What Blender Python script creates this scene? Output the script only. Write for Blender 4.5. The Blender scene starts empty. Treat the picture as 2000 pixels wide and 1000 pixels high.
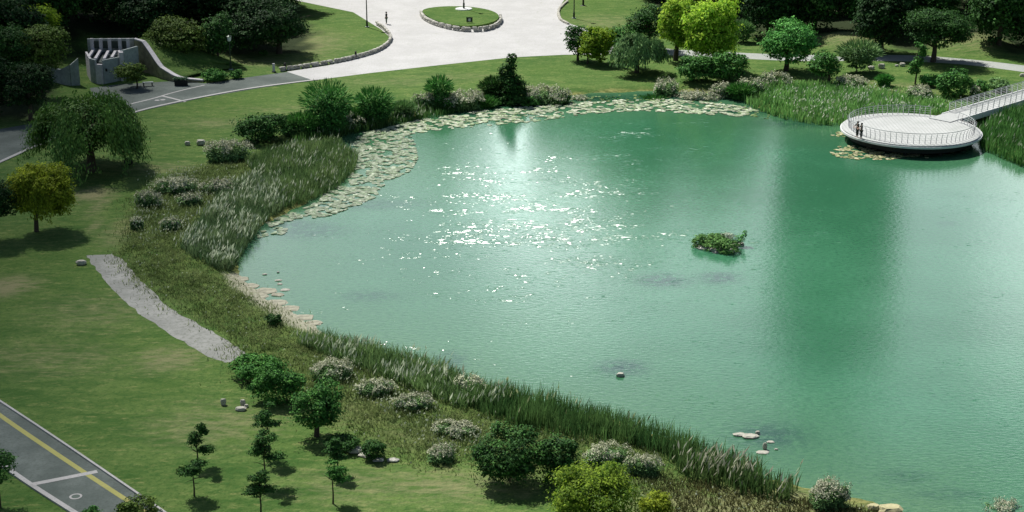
import bpy, math, random
import numpy as np
from mathutils import Vector
R = math.radians
C = bpy.context.scene.collection
S = bpy.context.scene
rng = np.random.default_rng(7)
random.seed(7)

# ------------------------------------------------------------------ camera
CAMZ = 42.0; PITCH = R(18.6); F = 3100.0
cam = bpy.data.cameras.new('camera'); co = bpy.data.objects.new('camera', cam); C.objects.link(co)
co.location = (0, 0, CAMZ); co.rotation_euler = (R(90) - PITCH, 0, 0)
cam.sensor_width = 36; cam.lens = 36 * F / 2000; cam.clip_end = 12000; cam.clip_start = 1
S.camera = co
S.view_settings.view_transform = 'Standard'; S.view_settings.look = 'None'
S.view_settings.exposure = 0.42; S.view_settings.gamma = 1

# ------------------------------------------------------------------ light
SUN_AZ = R(-33); SUN_EL = R(53)          # azimuth from +Y towards +X
sdir = Vector((math.sin(SUN_AZ) * math.cos(SUN_EL), math.cos(SUN_AZ) * math.cos(SUN_EL), math.sin(SUN_EL)))
sl = bpy.data.lights.new('sun', 'SUN'); sl.energy = 4.9; sl.angle = R(0.5); sl.color = (1, .965, .9)
so = bpy.data.objects.new('sun', sl); C.objects.link(so)
so.rotation_euler = sdir.to_track_quat('Z', 'Y').to_euler(); so.location = (-60, 80, 120)

W = bpy.data.worlds.new('World'); S.world = W; W.use_nodes = True
nt = W.node_tree; nt.nodes.clear()
def N(nt, t, **k):
    n = nt.nodes.new(t)
    for a, v in k.items(): setattr(n, a, v)
    return n
def mth(nt, op, a, b=None, c=None, clamp=False):
    n = nt.nodes.new('ShaderNodeMath'); n.operation = op; n.use_clamp = clamp
    for i, v in enumerate((a, b, c)):
        if v is None: continue
        if isinstance(v, (int, float)): n.inputs[i].default_value = v
        else: nt.links.new(v, n.inputs[i])
    return n.outputs[0]
def mix(nt, fac, a, b, typ='RGBA', blend='MIX'):
    n = nt.nodes.new('ShaderNodeMix'); n.data_type = typ; n.blend_type = blend
    ins = [i for i in n.inputs if i.type == ('RGBA' if typ == 'RGBA' else 'VALUE')]
    if typ == 'RGBA': fi, ai, bi = n.inputs[0], n.inputs[6], n.inputs[7]; o = n.outputs[2]
    else: fi, ai, bi = n.inputs[0], n.inputs[2], n.inputs[3]; o = n.outputs[0]
    for i, v in ((fi, fac), (ai, a), (bi, b)):
        if isinstance(v, tuple): i.default_value = v if len(v) == 4 else (*v, 1)
        elif isinstance(v, (int, float)): i.default_value = v
        else: nt.links.new(v, i)
    return o
def sstep(nt, v, a, b):
    n = nt.nodes.new('ShaderNodeMapRange'); n.interpolation_type = 'SMOOTHSTEP'
    nt.links.new(v, n.inputs[0]); n.inputs[1].default_value = a; n.inputs[2].default_value = b
    return n.outputs[0]
def noise(nt, vec, scale, detail=3, rough=.55, dist=0, dim='3D'):
    n = nt.nodes.new('ShaderNodeTexNoise'); n.noise_dimensions = dim
    n.inputs['Scale'].default_value = scale; n.inputs['Detail'].default_value = detail
    n.inputs['Roughness'].default_value = rough; n.inputs['Distortion'].default_value = dist
    if vec is not None: nt.links.new(vec, n.inputs['Vector'])
    return n.outputs['Fac']

sky = N(nt, 'ShaderNodeTexSky', sky_type='NISHITA', sun_disc=False)
sky.sun_elevation = SUN_EL; sky.sun_rotation = SUN_AZ
tc = N(nt, 'ShaderNodeTexCoord'); sx = N(nt, 'ShaderNodeSeparateXYZ'); nt.links.new(tc.outputs['Generated'], sx.inputs[0])
az = mth(nt, 'ARCTAN2', sx.outputs[0], sx.outputs[1]); el = mth(nt, 'ARCSINE', sx.outputs[2])
def blob(a0, e0, wa, we):     # a bank of cloud in one part of the sky (degrees)
    u = mth(nt, 'DIVIDE', mth(nt, 'SUBTRACT', az, R(a0)), R(wa)); v = mth(nt, 'DIVIDE', mth(nt, 'SUBTRACT', el, R(e0)), R(we))
    return mth(nt, 'ADD', mth(nt, 'MULTIPLY', u, u), mth(nt, 'MULTIPLY', v, v))
nz = noise(nt, tc.outputs['Generated'], 9, 5, .6)
nzs = mth(nt, 'MULTIPLY', mth(nt, 'SUBTRACT', nz, .5), 1.6)
b1 = sstep(nt, mth(nt, 'ADD', blob(2.3, 14.2, 4.4, 4.6), nzs), 1.5, .1)
b2 = sstep(nt, mth(nt, 'ADD', blob(19.3, 17, 2.8, 6), nzs), 1.5, .1)
b3 = sstep(nt, nz, .48, .68)
b4 = mth(nt, 'MULTIPLY', sstep(nt, mth(nt, 'ADD', blob(4.5, 15, 9.5, 7.5), nzs), 1.6, .1), .36)
b5 = mth(nt, 'MULTIPLY', sstep(nt, mth(nt, 'ADD', blob(4, 13, 45, 12), nzs), 1.7, .3), .225)
cl = mth(nt, 'MAXIMUM', mth(nt, 'MAXIMUM', mth(nt, 'MAXIMUM', mth(nt, 'MAXIMUM', b4, b5), b1), mth(nt, 'MULTIPLY', b2, .5)), mth(nt, 'MULTIPLY', b3, .025))
bg1 = N(nt, 'ShaderNodeBackground'); nt.links.new(sky.outputs[0], bg1.inputs[0]); bg1.inputs[1].default_value = 0.05
bg2 = N(nt, 'ShaderNodeBackground'); bg2.inputs[0].default_value = (.88, 1, .99, 1); bg2.inputs[1].default_value = 4.0
ms = N(nt, 'ShaderNodeMixShader'); nt.links.new(cl, ms.inputs[0]); nt.links.new(bg1.outputs[0], ms.inputs[1]); nt.links.new(bg2.outputs[0], ms.inputs[2])
wo = N(nt, 'ShaderNodeOutputWorld'); nt.links.new(ms.outputs[0], wo.inputs[0])

# ------------------------------------------------------------------ pixels to ground
LAND = 0.45
def ray(px, py):
    a = (px - 1000) / F; b = (500 - py) / F
    cp, sp = math.cos(PITCH), math.sin(PITCH)
    return a, cp + b * sp, -sp + b * cp
def atz(px, py, z=LAND):
    x, y, w = ray(px, py); t = (z - CAMZ) / w
    return (x * t, y * t)
def mpp(px, py, z=LAND):        # metres per photo pixel across the view
    x, y = atz(px, py, z); cp, sp = math.cos(PITCH), math.sin(PITCH)
    depth = y * cp + (CAMZ - z) * sp
    return depth / F
def vdip(py): return PITCH + math.atan((py - 500) / F)
POND = [(645,266),(690,252),(760,240),(820,226),(900,210),(1000,198),(1080,190),(1160,182),(1260,178),(1350,179),(1430,185),(1455,196),(1480,213),(1530,226),
        (1600,238),(1680,238),(1780,236),(1880,244),(1905,262),(1918,286),(1960,304),(2010,324),(2120,352),(2400,430),(2600,600),(2600,900),(2250,1120),(1900,1060),
        (1760,1003),(1700,978),(1640,965),(1560,948),(1485,930),(1440,905),(1380,883),(1300,856),(1200,822),(1100,795),(1000,772),(920,742),(860,716),(760,690),(680,668),
        (620,640),(575,610),(530,584),(495,560),(462,532),(462,505),(480,480),(498,450),(530,430),(590,400),(640,370),(672,345),(690,318),(697,300),(670,285)]
PONDW = np.array([atz(x, y, 0) for x, y in POND])
def smooth_poly(P, k=3):
    for _ in range(k):
        Q = np.roll(P, -1, 0); P = np.stack([P * .75 + Q * .25, P * .25 + Q * .75], 1).reshape(-1, 2)
    return P
PONDW = smooth_poly(PONDW, 2)
def inpoly(X, Y, P):
    r = np.zeros(X.shape, bool); n = len(P); j = n - 1
    for i in range(n):
        xi, yi = P[i]; xj, yj = P[j]
        c = ((yi > Y) != (yj > Y)) & (X < (xj - xi) * (Y - yi) / (yj - yi + 1e-12) + xi)
        r ^= c; j = i
    return r
def sdist(X, Y, P):
    d = np.full(X.shape, 1e9); n = len(P)
    for i in range(n):
        a = P[i]; b = P[(i + 1) % n]; ab = b - a; L = (ab ** 2).sum() + 1e-12
        t = np.clip(((X - a[0]) * ab[0] + (Y - a[1]) * ab[1]) / L, 0, 1)
        d = np.minimum(d, (X - a[0] - t * ab[0]) ** 2 + (Y - a[1] - t * ab[1]) ** 2)
    d = np.sqrt(d); return np.where(inpoly(X, Y, P), -d, d)
def wig(X, Y, s, seed=0):
    o = np.zeros_like(X)
    for k in range(4):
        a = seed * 1.7 + k * 2.1; f = s * (1.7 ** k)
        o += np.sin(X * f * math.cos(a) + Y * f * math.sin(a) + a * 3) * np.cos(Y * f * math.cos(a) * .8 - X * f * math.sin(a) + a) / (1.5 ** k)
    return o
MOUNDS = [(atz(140, 70), 26, 17, 3.2), (atz(30, 110), 14, 18, 2.0), (atz(1655, 88), 7, 9, 1.3), (atz(1905, 88), 8, 9, 1.4), (atz(1780, 60), 30, 12, .8), (atz(420, 95), 8, 12, .9)]
def hills(X, Y):
    h = np.zeros_like(X, dtype=float)
    for (c, rx, ry, a) in MOUNDS:
        q = ((X - c[0]) / rx) ** 2 + ((Y - c[1]) / ry) ** 2
        h += a * np.clip(1 - q, 0, 1) ** 2 * 1.0
    return h
def height(X, Y, sd=None):
    X = np.asarray(X, float); Y = np.asarray(Y, float)
    if sd is None: sd = sdist(X, Y, PONDW)
    sd = sd + .25 * wig(X, Y, 1.1) * np.clip(1 - np.abs(sd) / 3, 0, 1)
    t = np.clip(sd / 3.0, 0, 1); up = LAND * (t * t * (3 - 2 * t)) ** .6
    dn = np.clip(sd, -6, 0) * .3
    return np.where(sd > 0, up, dn) + hills(X, Y)
def gz(x, y): return float(height(np.array([x]), np.array([y]))[0])
def at(px, py):
    x, y = atz(px, py)
    for _ in range(6): x, y = atz(px, py, gz(x, y))
    return x, y, gz(x, y)

# ------------------------------------------------------------------ mesh helpers
def setp(o, label=None, cat=None, group=None, kind=None):
    if label: o['label'] = label
    if cat: o['category'] = cat
    if group: o['group'] = group
    if kind: o['kind'] = kind
    return o
def thing(name, label, cat, loc=(0, 0, 0), rz=0, group=None):
    o = bpy.data.objects.new(name, None); C.objects.link(o); o.location = loc; o.rotation_euler = (0, 0, rz)
    o.empty_display_size = .3
    return setp(o, label, cat, group)
def link(name, me, mat=None, parent=None, loc=None):
    o = bpy.data.objects.new(name, me); C.objects.link(o)
    if mat: me.materials.append(mat)
    if parent: o.parent = parent
    if loc is not None: o.location = loc
    return o
def npmesh(name, V, faces, fcol=None, smooth=False):
    """V (n,3); faces: (m,k) array, all the same size; fcol (m,3) colour per face"""
    me = bpy.data.meshes.new(name); V = np.asarray(V, np.float32); faces = np.asarray(faces, np.int32)
    m, k = faces.shape
    me.vertices.add(len(V)); me.vertices.foreach_set('co', V.ravel())
    me.loops.add(m * k); me.loops.foreach_set('vertex_index', faces.ravel())
    me.polygons.add(m); me.polygons.foreach_set('loop_start', np.arange(0, m * k, k, dtype=np.int32))
    if smooth: me.polygons.foreach_set('use_smooth', np.ones(m, bool))
    me.update(calc_edges=True)
    if fcol is not None:
        a = me.attributes.new('Col', 'FLOAT_COLOR', 'FACE')
        c = np.ones((m, 4), np.float32); c[:, :3] = fcol; a.data.foreach_set('color', c.ravel())
    return me
def tomesh(name, V, Fs, smooth=False):
    me = bpy.data.meshes.new(name); me.from_pydata([tuple(map(float, v)) for v in V], [], [tuple(f) for f in Fs]); me.update()
    if smooth:
        for p in me.polygons: p.use_smooth = True
    return me
class MB:
    def __init__(s): s.V = []; s.F = []
    def box(s, c, d, rz=0, taper=1.0):
        x, y, z = c; a, b, h = d[0] / 2, d[1] / 2, d[2] / 2; n = len(s.V); cr, sr = math.cos(rz), math.sin(rz)
        for zz, t in ((-h, 1), (h, taper)):
            for (u, v) in ((-a, -b), (a, -b), (a, b), (-a, b)):
                u *= t; v *= t; s.V.append((x + u * cr - v * sr, y + u * sr + v * cr, z + zz))
        s.F += [(n, n+3, n+2, n+1), (n+4, n+5, n+6, n+7)] + [(n+i, n+(i+1) % 4, n+4+(i+1) % 4, n+4+i) for i in range(4)]
        return s
    def tube(s, pts, rad, k=8, cap=True):
        pts = [Vector(p) for p in pts]; rad = rad if hasattr(rad, '__len__') else [rad] * len(pts); n0 = len(s.V)
        for i, p in enumerate(pts):
            t = (pts[min(i+1, len(pts)-1)] - pts[max(i-1, 0)]).normalized()
            u = t.orthogonal() if abs(t.z) < .9 else Vector((1, 0, 0)); u = (u - t * u.dot(t)).normalized(); w = t.cross(u)
            if abs(t.z) < .9:
                u = t.cross(Vector((0, 0, 1))).normalized(); w = t.cross(u)
            for j in range(k):
                a = 2 * math.pi * j / k; s.V.append(tuple(p + (u * math.cos(a) + w * math.sin(a)) * rad[i]))
        for i in range(len(pts) - 1):
            for j in range(k): s.F.append((n0+i*k+j, n0+i*k+(j+1) % k, n0+(i+1)*k+(j+1) % k, n0+(i+1)*k+j))
        if cap: s.F += [tuple(n0 + j for j in range(k)), tuple(n0 + (len(pts)-1)*k + j for j in reversed(range(k)))]
        return s
    def prism(s, poly, z0, z1):
        n = len(s.V); m = len(poly)
        s.V += [(p[0], p[1], z0) for p in poly] + [(p[0], p[1], z1) for p in poly]
        s.F += [tuple(range(n + m - 1, n - 1, -1)), tuple(range(n + m, n + 2*m))] + [(n+i, n+(i+1) % m, n+m+(i+1) % m, n+m+i) for i in range(m)]
        return s
    def rock(s, c, d, seed=0, k=2, rz=0):
        r = random.Random(seed); n = len(s.V); rows, cols = 5, 9; cr, sr = math.cos(rz), math.sin(rz)
        def P(u, v, q=1):
            q *= r.uniform(.82, 1.12); x, y, z = d[0]/2 * u * q, d[1]/2 * v[0] * q, d[2]/2 * v[1] * q
            return x, y, z
        ring = []
        for i in range(rows + 1):
            ph = -math.pi/2 + math.pi * i / rows
            if i in (0, rows):
                s.V.append((c[0], c[1], c[2] + d[2]/2 * (-1 if i == 0 else 1) * r.uniform(.75, .9))); ring.append([len(s.V)-1]); continue
            rr = []
            for j in range(cols):
                a = 2*math.pi*j/cols + r.uniform(-.12, .12); q = r.uniform(.84, 1.12); cc = math.copysign(abs(math.cos(a))**.75, math.cos(a)); ss = math.copysign(abs(math.sin(a))**.75, math.sin(a))
                w = abs(math.cos(ph))**.6; x = cc*w*d[0]/2*q; y = ss*w*d[1]/2*q; z = math.sin(ph)*d[2]/2*r.uniform(.88, 1.1)
                s.V.append((c[0]+x*cr-y*sr, c[1]+x*sr+y*cr, c[2]+z)); rr.append(len(s.V)-1)
            ring.append(rr)
        for i in range(rows):
            A, B = ring[i], ring[i+1]
            for j in range(cols):
                j2 = (j+1) % cols
                if len(A) == 1: s.F.append((A[0], B[j2], B[j]))
                elif len(B) == 1: s.F.append((A[j], A[j2], B[0]))
                else: s.F.append((A[j], A[j2], B[j2], B[j]))
        return s
    def build(s, name, mat, parent=None, loc=None, smooth=False): return link(name, tomesh(name, s.V, s.F, smooth), mat, parent, loc)

# ------------------------------------------------------------------ materials
def mat(name):
    m = bpy.data.materials.new(name); m.use_nodes = True; t = m.node_tree; b = t.nodes['Principled BSDF']; return m, t, b
def plain(name, col, rough=.7, metal=0, vary=.15, scale=3, bump=0, spec=.3):
    m, t, b = mat(name); tc = N(t, 'ShaderNodeTexCoord')
    n = noise(t, tc.outputs['Object'], scale, 5, .65)
    c = mix(t, sstep(t, n, .25, .75), tuple(x * (1 - vary) for x in col), tuple(min(1, x * (1 + vary)) for x in col))
    t.links.new(c, b.inputs['Base Color']); b.inputs['Roughness'].default_value = rough; b.inputs['Metallic'].default_value = metal
    b.inputs['Specular IOR Level'].default_value = spec
    if bump:
        bp = N(t, 'ShaderNodeBump'); bp.inputs['Strength'].default_value = bump; t.links.new(noise(t, tc.outputs['Object'], scale * 6, 4), bp.inputs['Height']); t.links.new(bp.outputs[0], b.inputs['Normal'])
    return m
def folmat(name, trans=.25, rough=.55):
    m, t, b = mat(name); at_ = N(t, 'ShaderNodeAttribute', attribute_name='Col'); oi = N(t, 'ShaderNodeObjectInfo')
    k = mth(t, 'MULTIPLY_ADD', oi.outputs['Random'], .3, .85)
    vm = N(t, 'ShaderNodeVectorMath', operation='SCALE'); t.links.new(at_.outputs['Color'], vm.inputs[0]); t.links.new(k, vm.inputs[3])
    t.links.new(vm.outputs[0], b.inputs['Base Color']); b.inputs['Roughness'].default_value = rough; b.inputs['Specular IOR Level'].default_value = .12
    tr = N(t, 'ShaderNodeBsdfTranslucent'); t.links.new(vm.outputs[0], tr.inputs[0])
    mx = N(t, 'ShaderNodeMixShader'); mx.inputs[0].default_value = trans
    t.links.new(b.outputs[0], mx.inputs[1]); t.links.new(tr.outputs[0], mx.inputs[2]); t.links.new(mx.outputs[0], t.nodes['Material Output'].inputs[0])
    return m
M = {}
M['leaf'] = folmat('leaf', .13, .7); M['leaf_thin'] = folmat('leaf_thin', .45, .7); M['reed'] = folmat('reed', .42, .8)
M['bark'] = plain('bark', (.07, .055, .04), .9, vary=.4, scale=8, bump=.4)
M['concrete'] = plain('concrete', (.30, .34, .33), .85, vary=.22, scale=2.5, bump=.15)
M['concrete_light'] = plain('concrete_light', (.55, .53, .54), .85, vary=.15, scale=3, bump=.15)
M['dark_panel'] = plain('dark_panel', (.035, .055, .045), .5)
M['stone'] = plain('stone', (.42, .41, .36), .9, vary=.45, scale=1.6, bump=.5)
M['stone_pale'] = plain('stone_pale', (.40, .39, .33), .9, vary=.25, scale=2.0, bump=.5)
M['stone_mossy'] = plain('stone_mossy', (.27, .25, .15), .95, vary=.4, scale=1.2, bump=.5)
M['stone_beige'] = plain('stone_beige', (.30, .29, .22), .95, vary=.35, scale=2.0, bump=.6)
M['sandstone'] = plain('sandstone', (.40, .37, .21), .9, vary=.25, scale=2.0, bump=.5)
M['metal_dark'] = plain('metal_dark', (.03, .05, .035), .4, .3)
M['white_paint'] = plain('white_paint', (.68, .69, .68), .45, vary=.05)
M['black'] = plain('black', (.012, .014, .013), .6)
M['skin'] = plain('skin', (.45, .28, .2), .6)
M['cloth_dark'] = plain('cloth_dark', (.02, .03, .025), .9, scale=20)
M['cloth_green'] = plain('cloth_green', (.05, .09, .06), .9, scale=20)

# lawn and banks
m, t, b = mat('ground'); M['ground'] = m
geo = N(t, 'ShaderNodeNewGeometry'); P = geo.outputs['Position']
mp = N(t, 'ShaderNodeMapping'); t.links.new(P, mp.inputs[0]); mp.inputs['Scale'].default_value = (.55, 1.5, 1); mp.inputs['Rotation'].default_value = (0, 0, .12)
n1 = noise(t, P, .055, 4, .6); n2 = noise(t, mp.outputs[0], .42, 5, .65, .6); n3 = noise(t, P, 3.6, 4, .75); n4 = noise(t, mp.outputs[0], 1.6, 4, .7)
g = mix(t, sstep(t, n2, .3, .72), (.044, .106, .020), (.125, .188, .050))
g = mix(t, mth(t, 'MULTIPLY', sstep(t, n1, .4, .68), .6), g, (.085, .150, .030))
g = mix(t, mth(t, 'MULTIPLY', sstep(t, n4, .52, .72), .7), g, (.22, .24, .085))
g = mix(t, mth(t, 'MULTIPLY', sstep(t, n3, .42, .68), .75), g, (.035, .095, .018))
wl = N(t, 'ShaderNodeAttribute', attribute_name='wild'); sh = N(t, 'ShaderNodeAttribute', attribute_name='shore'); br = N(t, 'ShaderNodeAttribute', attribute_name='bare')
w_ = mix(t, sstep(t, noise(t, P, 1.1, 5, .7), .35, .65), (.045, .095, .020), (.125, .170, .045))
g = mix(t, mth(t, 'MULTIPLY', wl.outputs['Fac'], .85), g, w_)
g = mix(t, mth(t, 'MULTIPLY', br.outputs['Fac'], sstep(t, mth(t, 'ADD', n4, mth(t, 'MULTIPLY', br.outputs['Fac'], .25)), .42, .72)), g, (.24, .22, .12))
g = mix(t, sh.outputs['Fac'], g, mix(t, sstep(t, noise(t, P, 2.2, 4), .35, .6), (.10, .11, .03), (.26, .25, .09)))
bc = N(t, 'ShaderNodeAttribute', attribute_name='beach'); g = mix(t, mth(t, 'MULTIPLY', bc.outputs['Fac'], sstep(t, mth(t, 'ADD', noise(t, P, 1.7, 5, .7), mth(t, 'MULTIPLY', bc.outputs['Fac'], .2)), .42, .58)), g, mix(t, sstep(t, n3, .3, .7), (.22, .22, .15), (.40, .39, .30)))
fl_ = N(t, 'ShaderNodeAttribute', attribute_name='floor_shade'); g = mix(t, fl_.outputs['Fac'], g, mix(t, n4, (.012, .022, .008), (.035, .05, .018)))  # dark forest floor, with the shade under the trees put into its colour
t.links.new(g, b.inputs['Base Color']); b.inputs['Roughness'].default_value = .95; b.inputs['Specular IOR Level'].default_value = .1
bp = N(t, 'ShaderNodeBump'); bp.inputs['Strength'].default_value = .7; bp.inputs['Distance'].default_value = .12
t.links.new(mth(t, 'ADD', n3, noise(t, P, 1.8, 4)), bp.inputs['Height']); t.links.new(bp.outputs[0], b.inputs['Normal'])

def paved(name, c1, c2, c3, grain=6):
    m, t, b = mat(name); geo = N(t, 'ShaderNodeNewGeometry'); P = geo.outputs['Position']
    c = mix(t, sstep(t, noise(t, P, .25, 5, .65), .35, .7), c1, c2)
    c = mix(t, mth(t, 'MULTIPLY', sstep(t, noise(t, P, grain, 4, .7), .45, .68), .62), c, c3)
    mp = N(t, 'ShaderNodeMapping'); t.links.new(P, mp.inputs[0]); mp.inputs['Scale'].default_value = (.5, 1, 1)
    c = mix(t, mth(t, 'MULTIPLY', sstep(t, noise(t, mp.outputs[0], .9, 6, .75, 1.5), .56, .68), .55), c, c3)
    t.links.new(c, b.inputs['Base Color']); b.inputs['Roughness'].default_value = .9; b.inputs['Specular IOR Level'].default_value = .2
    bp = N(t, 'ShaderNodeBump'); bp.inputs['Strength'].default_value = .4; bp.inputs['Distance'].default_value = .03; t.links.new(noise(t, P, grain * 2, 3), bp.inputs['Height']); t.links.new(bp.outputs[0], b.inputs['Normal'])
    return m
M['plaza'] = paved('plaza', (.43, .425, .425), (.49, .485, .485), (.31, .33, .27))
M['asphalt'] = paved('asphalt', (.082, .102, .092), (.145, .17, .155), (.07, .085, .075))
M['gravel'] = paved('gravel', (.24, .245, .225), (.36, .36, .335), (.15, .16, .13), 3.6)
M['path'] = paved('path', (.30, .32, .30), (.37, .385, .36), (.2, .23, .19))
M['kerb'] = paved('kerb', (.40, .39, .38), (.46, .45, .44), (.28, .28, .27))
M['yellow'] = paved('yellow_line', (.33, .32, .10), (.38, .36, .13), (.28, .28, .1))
M['deck'] = paved('deck', (.42, .43, .42), (.51, .52, .51), (.32, .35, .33))

# plank joints on the deck
t = M['deck'].node_tree; b = t.nodes['Principled BSDF']; wv_ = N(t, 'ShaderNodeTexWave', wave_type='BANDS', bands_direction='X'); tcd = N(t, 'ShaderNodeTexCoord'); t.links.new(tcd.outputs['Object'], wv_.inputs['Vector'])
wv_.inputs['Scale'].default_value = .8; wv_.inputs['Distortion'].default_value = .15; src = b.inputs['Base Color'].links[0].from_socket
c_ = mix(t, mth(t, 'MULTIPLY', sstep(t, wv_.outputs['Fac'], .25, .02), .35), src, (.2, .22, .2)); c_ = mix(t, mth(t, 'MULTIPLY', sstep(t, noise(t, tcd.outputs['Object'], .35, 5, .7, 1), .5, .7), .35), c_, (.3, .33, .3)); t.links.new(c_, b.inputs['Base Color'])

# water
m, t, b = mat('pond_water'); M['water'] = m
geo = N(t, 'ShaderNodeNewGeometry'); P = geo.outputs['Position']
dp = N(t, 'ShaderNodeAttribute', attribute_name='depth'); rf = N(t, 'ShaderNodeAttribute', attribute_name='ruffle')
deep = mix(t, sstep(t, noise(t, P, .045, 4, .6), .35, .65), (.032, .138, .066), (.052, .188, .098))
shal = (.072, .17, .078)
c = mix(t, mth(t, 'POWER', dp.outputs['Fac'], .6), shal, deep)
mpw = N(t, 'ShaderNodeMapping'); t.links.new(P, mpw.inputs[0]); mpw.inputs['Scale'].default_value = (.6, 1.3, 1)
c = mix(t, mth(t, 'MULTIPLY', sstep(t, noise(t, mpw.outputs[0], 3.4, 4, .9), .40, .62), .50), c, (.012, .070, .040))
wd = N(t, 'ShaderNodeAttribute', attribute_name='weed_and_reflection')
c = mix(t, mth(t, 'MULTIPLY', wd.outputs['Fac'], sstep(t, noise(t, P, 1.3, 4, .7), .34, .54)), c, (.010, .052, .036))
t.links.new(c, b.inputs['Base Color']); b.inputs['IOR'].default_value = 1.45; b.inputs['Specular IOR Level'].default_value = .5
mp1 = N(t, 'ShaderNodeMapping'); t.links.new(P, mp1.inputs[0]); mp1.inputs['Scale'].default_value = (.45, 1.0, 1); mp1.inputs['Rotation'].default_value = (0, 0, .08)
small = noise(t, mp1.outputs[0], 4.5, 3, .6)
bp = N(t, 'ShaderNodeBump'); bp.inputs['Strength'].default_value = 1; bp.inputs['Distance'].default_value = .012; t.links.new(small, bp.inputs['Height'])
# wind-ruffled patches: short wavelets, normals tilted to throw sun glints at the camera
mp2 = N(t, 'ShaderNodeMapping'); t.links.new(P, mp2.inputs[0]); mp2.inputs['Scale'].default_value = (.34, 1.0, 1); mp2.inputs['Rotation'].default_value = (0, 0, -.08)
swell = noise(t, mp2.outputs[0], 4.2, 3, .62, 1.1); clus = noise(t, mp1.outputs[0], .33, 3, .6, .8)
lev = mth(t, 'ADD', mth(t, 'ADD', swell, mth(t, 'MULTIPLY', mth(t, 'SUBTRACT', clus, .5), .55)), mth(t, 'MULTIPLY', mth(t, 'SUBTRACT', rf.outputs['Fac'], .5), .17))
crest = sstep(t, lev, .60, .77)
tilt = N(t, 'ShaderNodeCombineXYZ'); tilt.inputs[0].default_value = -.30; tilt.inputs[1].default_value = -.44; tilt.inputs[2].default_value = 0
vs = N(t, 'ShaderNodeVectorMath', operation='SCALE'); t.links.new(tilt.outputs[0], vs.inputs[0]); t.links.new(crest, vs.inputs[3])
va = N(t, 'ShaderNodeVectorMath', operation='ADD'); t.links.new(bp.outputs[0], va.inputs[0]); t.links.new(vs.outputs[0], va.inputs[1])
vn = N(t, 'ShaderNodeVectorMath', operation='NORMALIZE'); t.links.new(va.outputs[0], vn.inputs[0]); t.links.new(vn.outputs[0], b.inputs['Normal'])
t.links.new(mix(t, crest, mix(t, rf.outputs['Fac'], .11, .13, 'FLOAT'), .27, 'FLOAT'), b.inputs['Roughness'])

# ------------------------------------------------------------------ ground, water
def axis(a, b, step, far, k=1.35):
    v = list(np.arange(a, b + step/2, step)); s = step; hi = [v[-1]]; lo = [v[0]]
    while hi[-1] < far: s *= k; hi.append(hi[-1] + s)
    s = step
    while lo[-1] > -far: s *= k; lo.append(lo[-1] - s)
    return np.array(lo[:0:-1] + v + hi[1:])
WILD = [[(230,490),(262,390),(320,345),(470,305),(600,262),(900,190),(1100,180),(1440,160),(1640,150),(1900,190),(2050,180),(2100,260),(2600,400),(2500,1200),(1250,1100),(1260,960),(1130,930),(930,905),(780,892),(680,835),(590,790),(470,715),(440,650),(330,585),(260,540)]]
FLOOR_SHADE = [[(-200,230),(60,235),(105,165),(170,95),(265,92),(300,112),(345,128),(440,118),(520,104),(600,98),(612,60),(560,-5),(520,-60),(300,-110),(-300,-110)],
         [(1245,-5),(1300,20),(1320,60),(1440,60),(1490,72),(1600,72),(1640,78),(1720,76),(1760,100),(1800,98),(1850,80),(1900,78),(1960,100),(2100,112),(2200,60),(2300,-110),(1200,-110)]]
WILDW = [np.array([atz(*p) for p in w]) for w in WILD]
xs = axis(-75, 85, .5, 3500); ys = axis(72, 262, .5, 3500)
X, Y = np.meshgrid(xs, ys); sd = np.full(X.shape, 50.0)
near = (X > -80) & (X < 140) & (Y > 60) & (Y < 200)
sd[near] = sdist(X[near], Y[near], PONDW)
Z = height(X, Y, sd)
nx, ny = len(xs), len(ys); idx = np.arange(nx * ny).reshape(ny, nx)
faces = np.stack([idx[:-1, :-1], idx[:-1, 1:], idx[1:, 1:], idx[1:, :-1]], -1).reshape(-1, 4)
me = npmesh('ground', np.stack([X, Y, Z], -1).reshape(-1, 3), faces, smooth=True)
def addattr(me, name, v):
    a = me.attributes.new(name, 'FLOAT', 'POINT'); a.data.foreach_set('value', np.asarray(v, np.float32).ravel())
wd_ = np.zeros(X.shape); q = np.zeros(X.shape) + 50
q[near] = sdist(X[near], Y[near], WILDW[0]); wd_ = np.clip(.5 - (q + .6 * wig(X, Y, .6)) / 2.5, 0, 1)
addattr(me, 'wild', wd_)
sdw = sd + .35 * wig(X, Y, .9, 3)
addattr(me, 'shore', np.clip(1 - np.abs(sdw - .25) / .75, 0, 1) * .9)
bare = np.zeros(X.shape)
for (px, py, rx, ry, s) in [(10,560,3,3,.8),(180,380,2.5,3,.8),(195,400,1,5,.5),(185,440,.7,3,.5),(1680,170,5,4,.7),(1770,175,4,4,.6),(600,85,7,12,.55),(1180,45,7,8,.4),(520,120,10,4,.5),(1500,980,9,3,.6),(1400,990,7,3,.6),(850,850,7,3,.35),(1650,85,6,8,.6),(1900,85,8,8,.6),(330,110,6,6,.5),(330,700,3,3,.6),(420,830,5,4,.45),(190,610,6,5,.35),(90,700,7,4,.35),(430,240,6,3,.4),(330,330,5,3,.45),(240,450,2,6,.5),(700,950,5,3,.4),(880,945,6,3,.5),(560,215,8,3,.3),(760,160,8,3,.3),(900,150,7,3,.3),(720,800,4,4,.4)]:
    x, y = atz(px, py); bare = np.maximum(bare, s * np.clip(1.3 - np.sqrt(((X-x)/rx)**2 + ((Y-y)/ry)**2), 0, 1))
addattr(me, 'bare', bare)
wf = np.zeros(X.shape)
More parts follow.
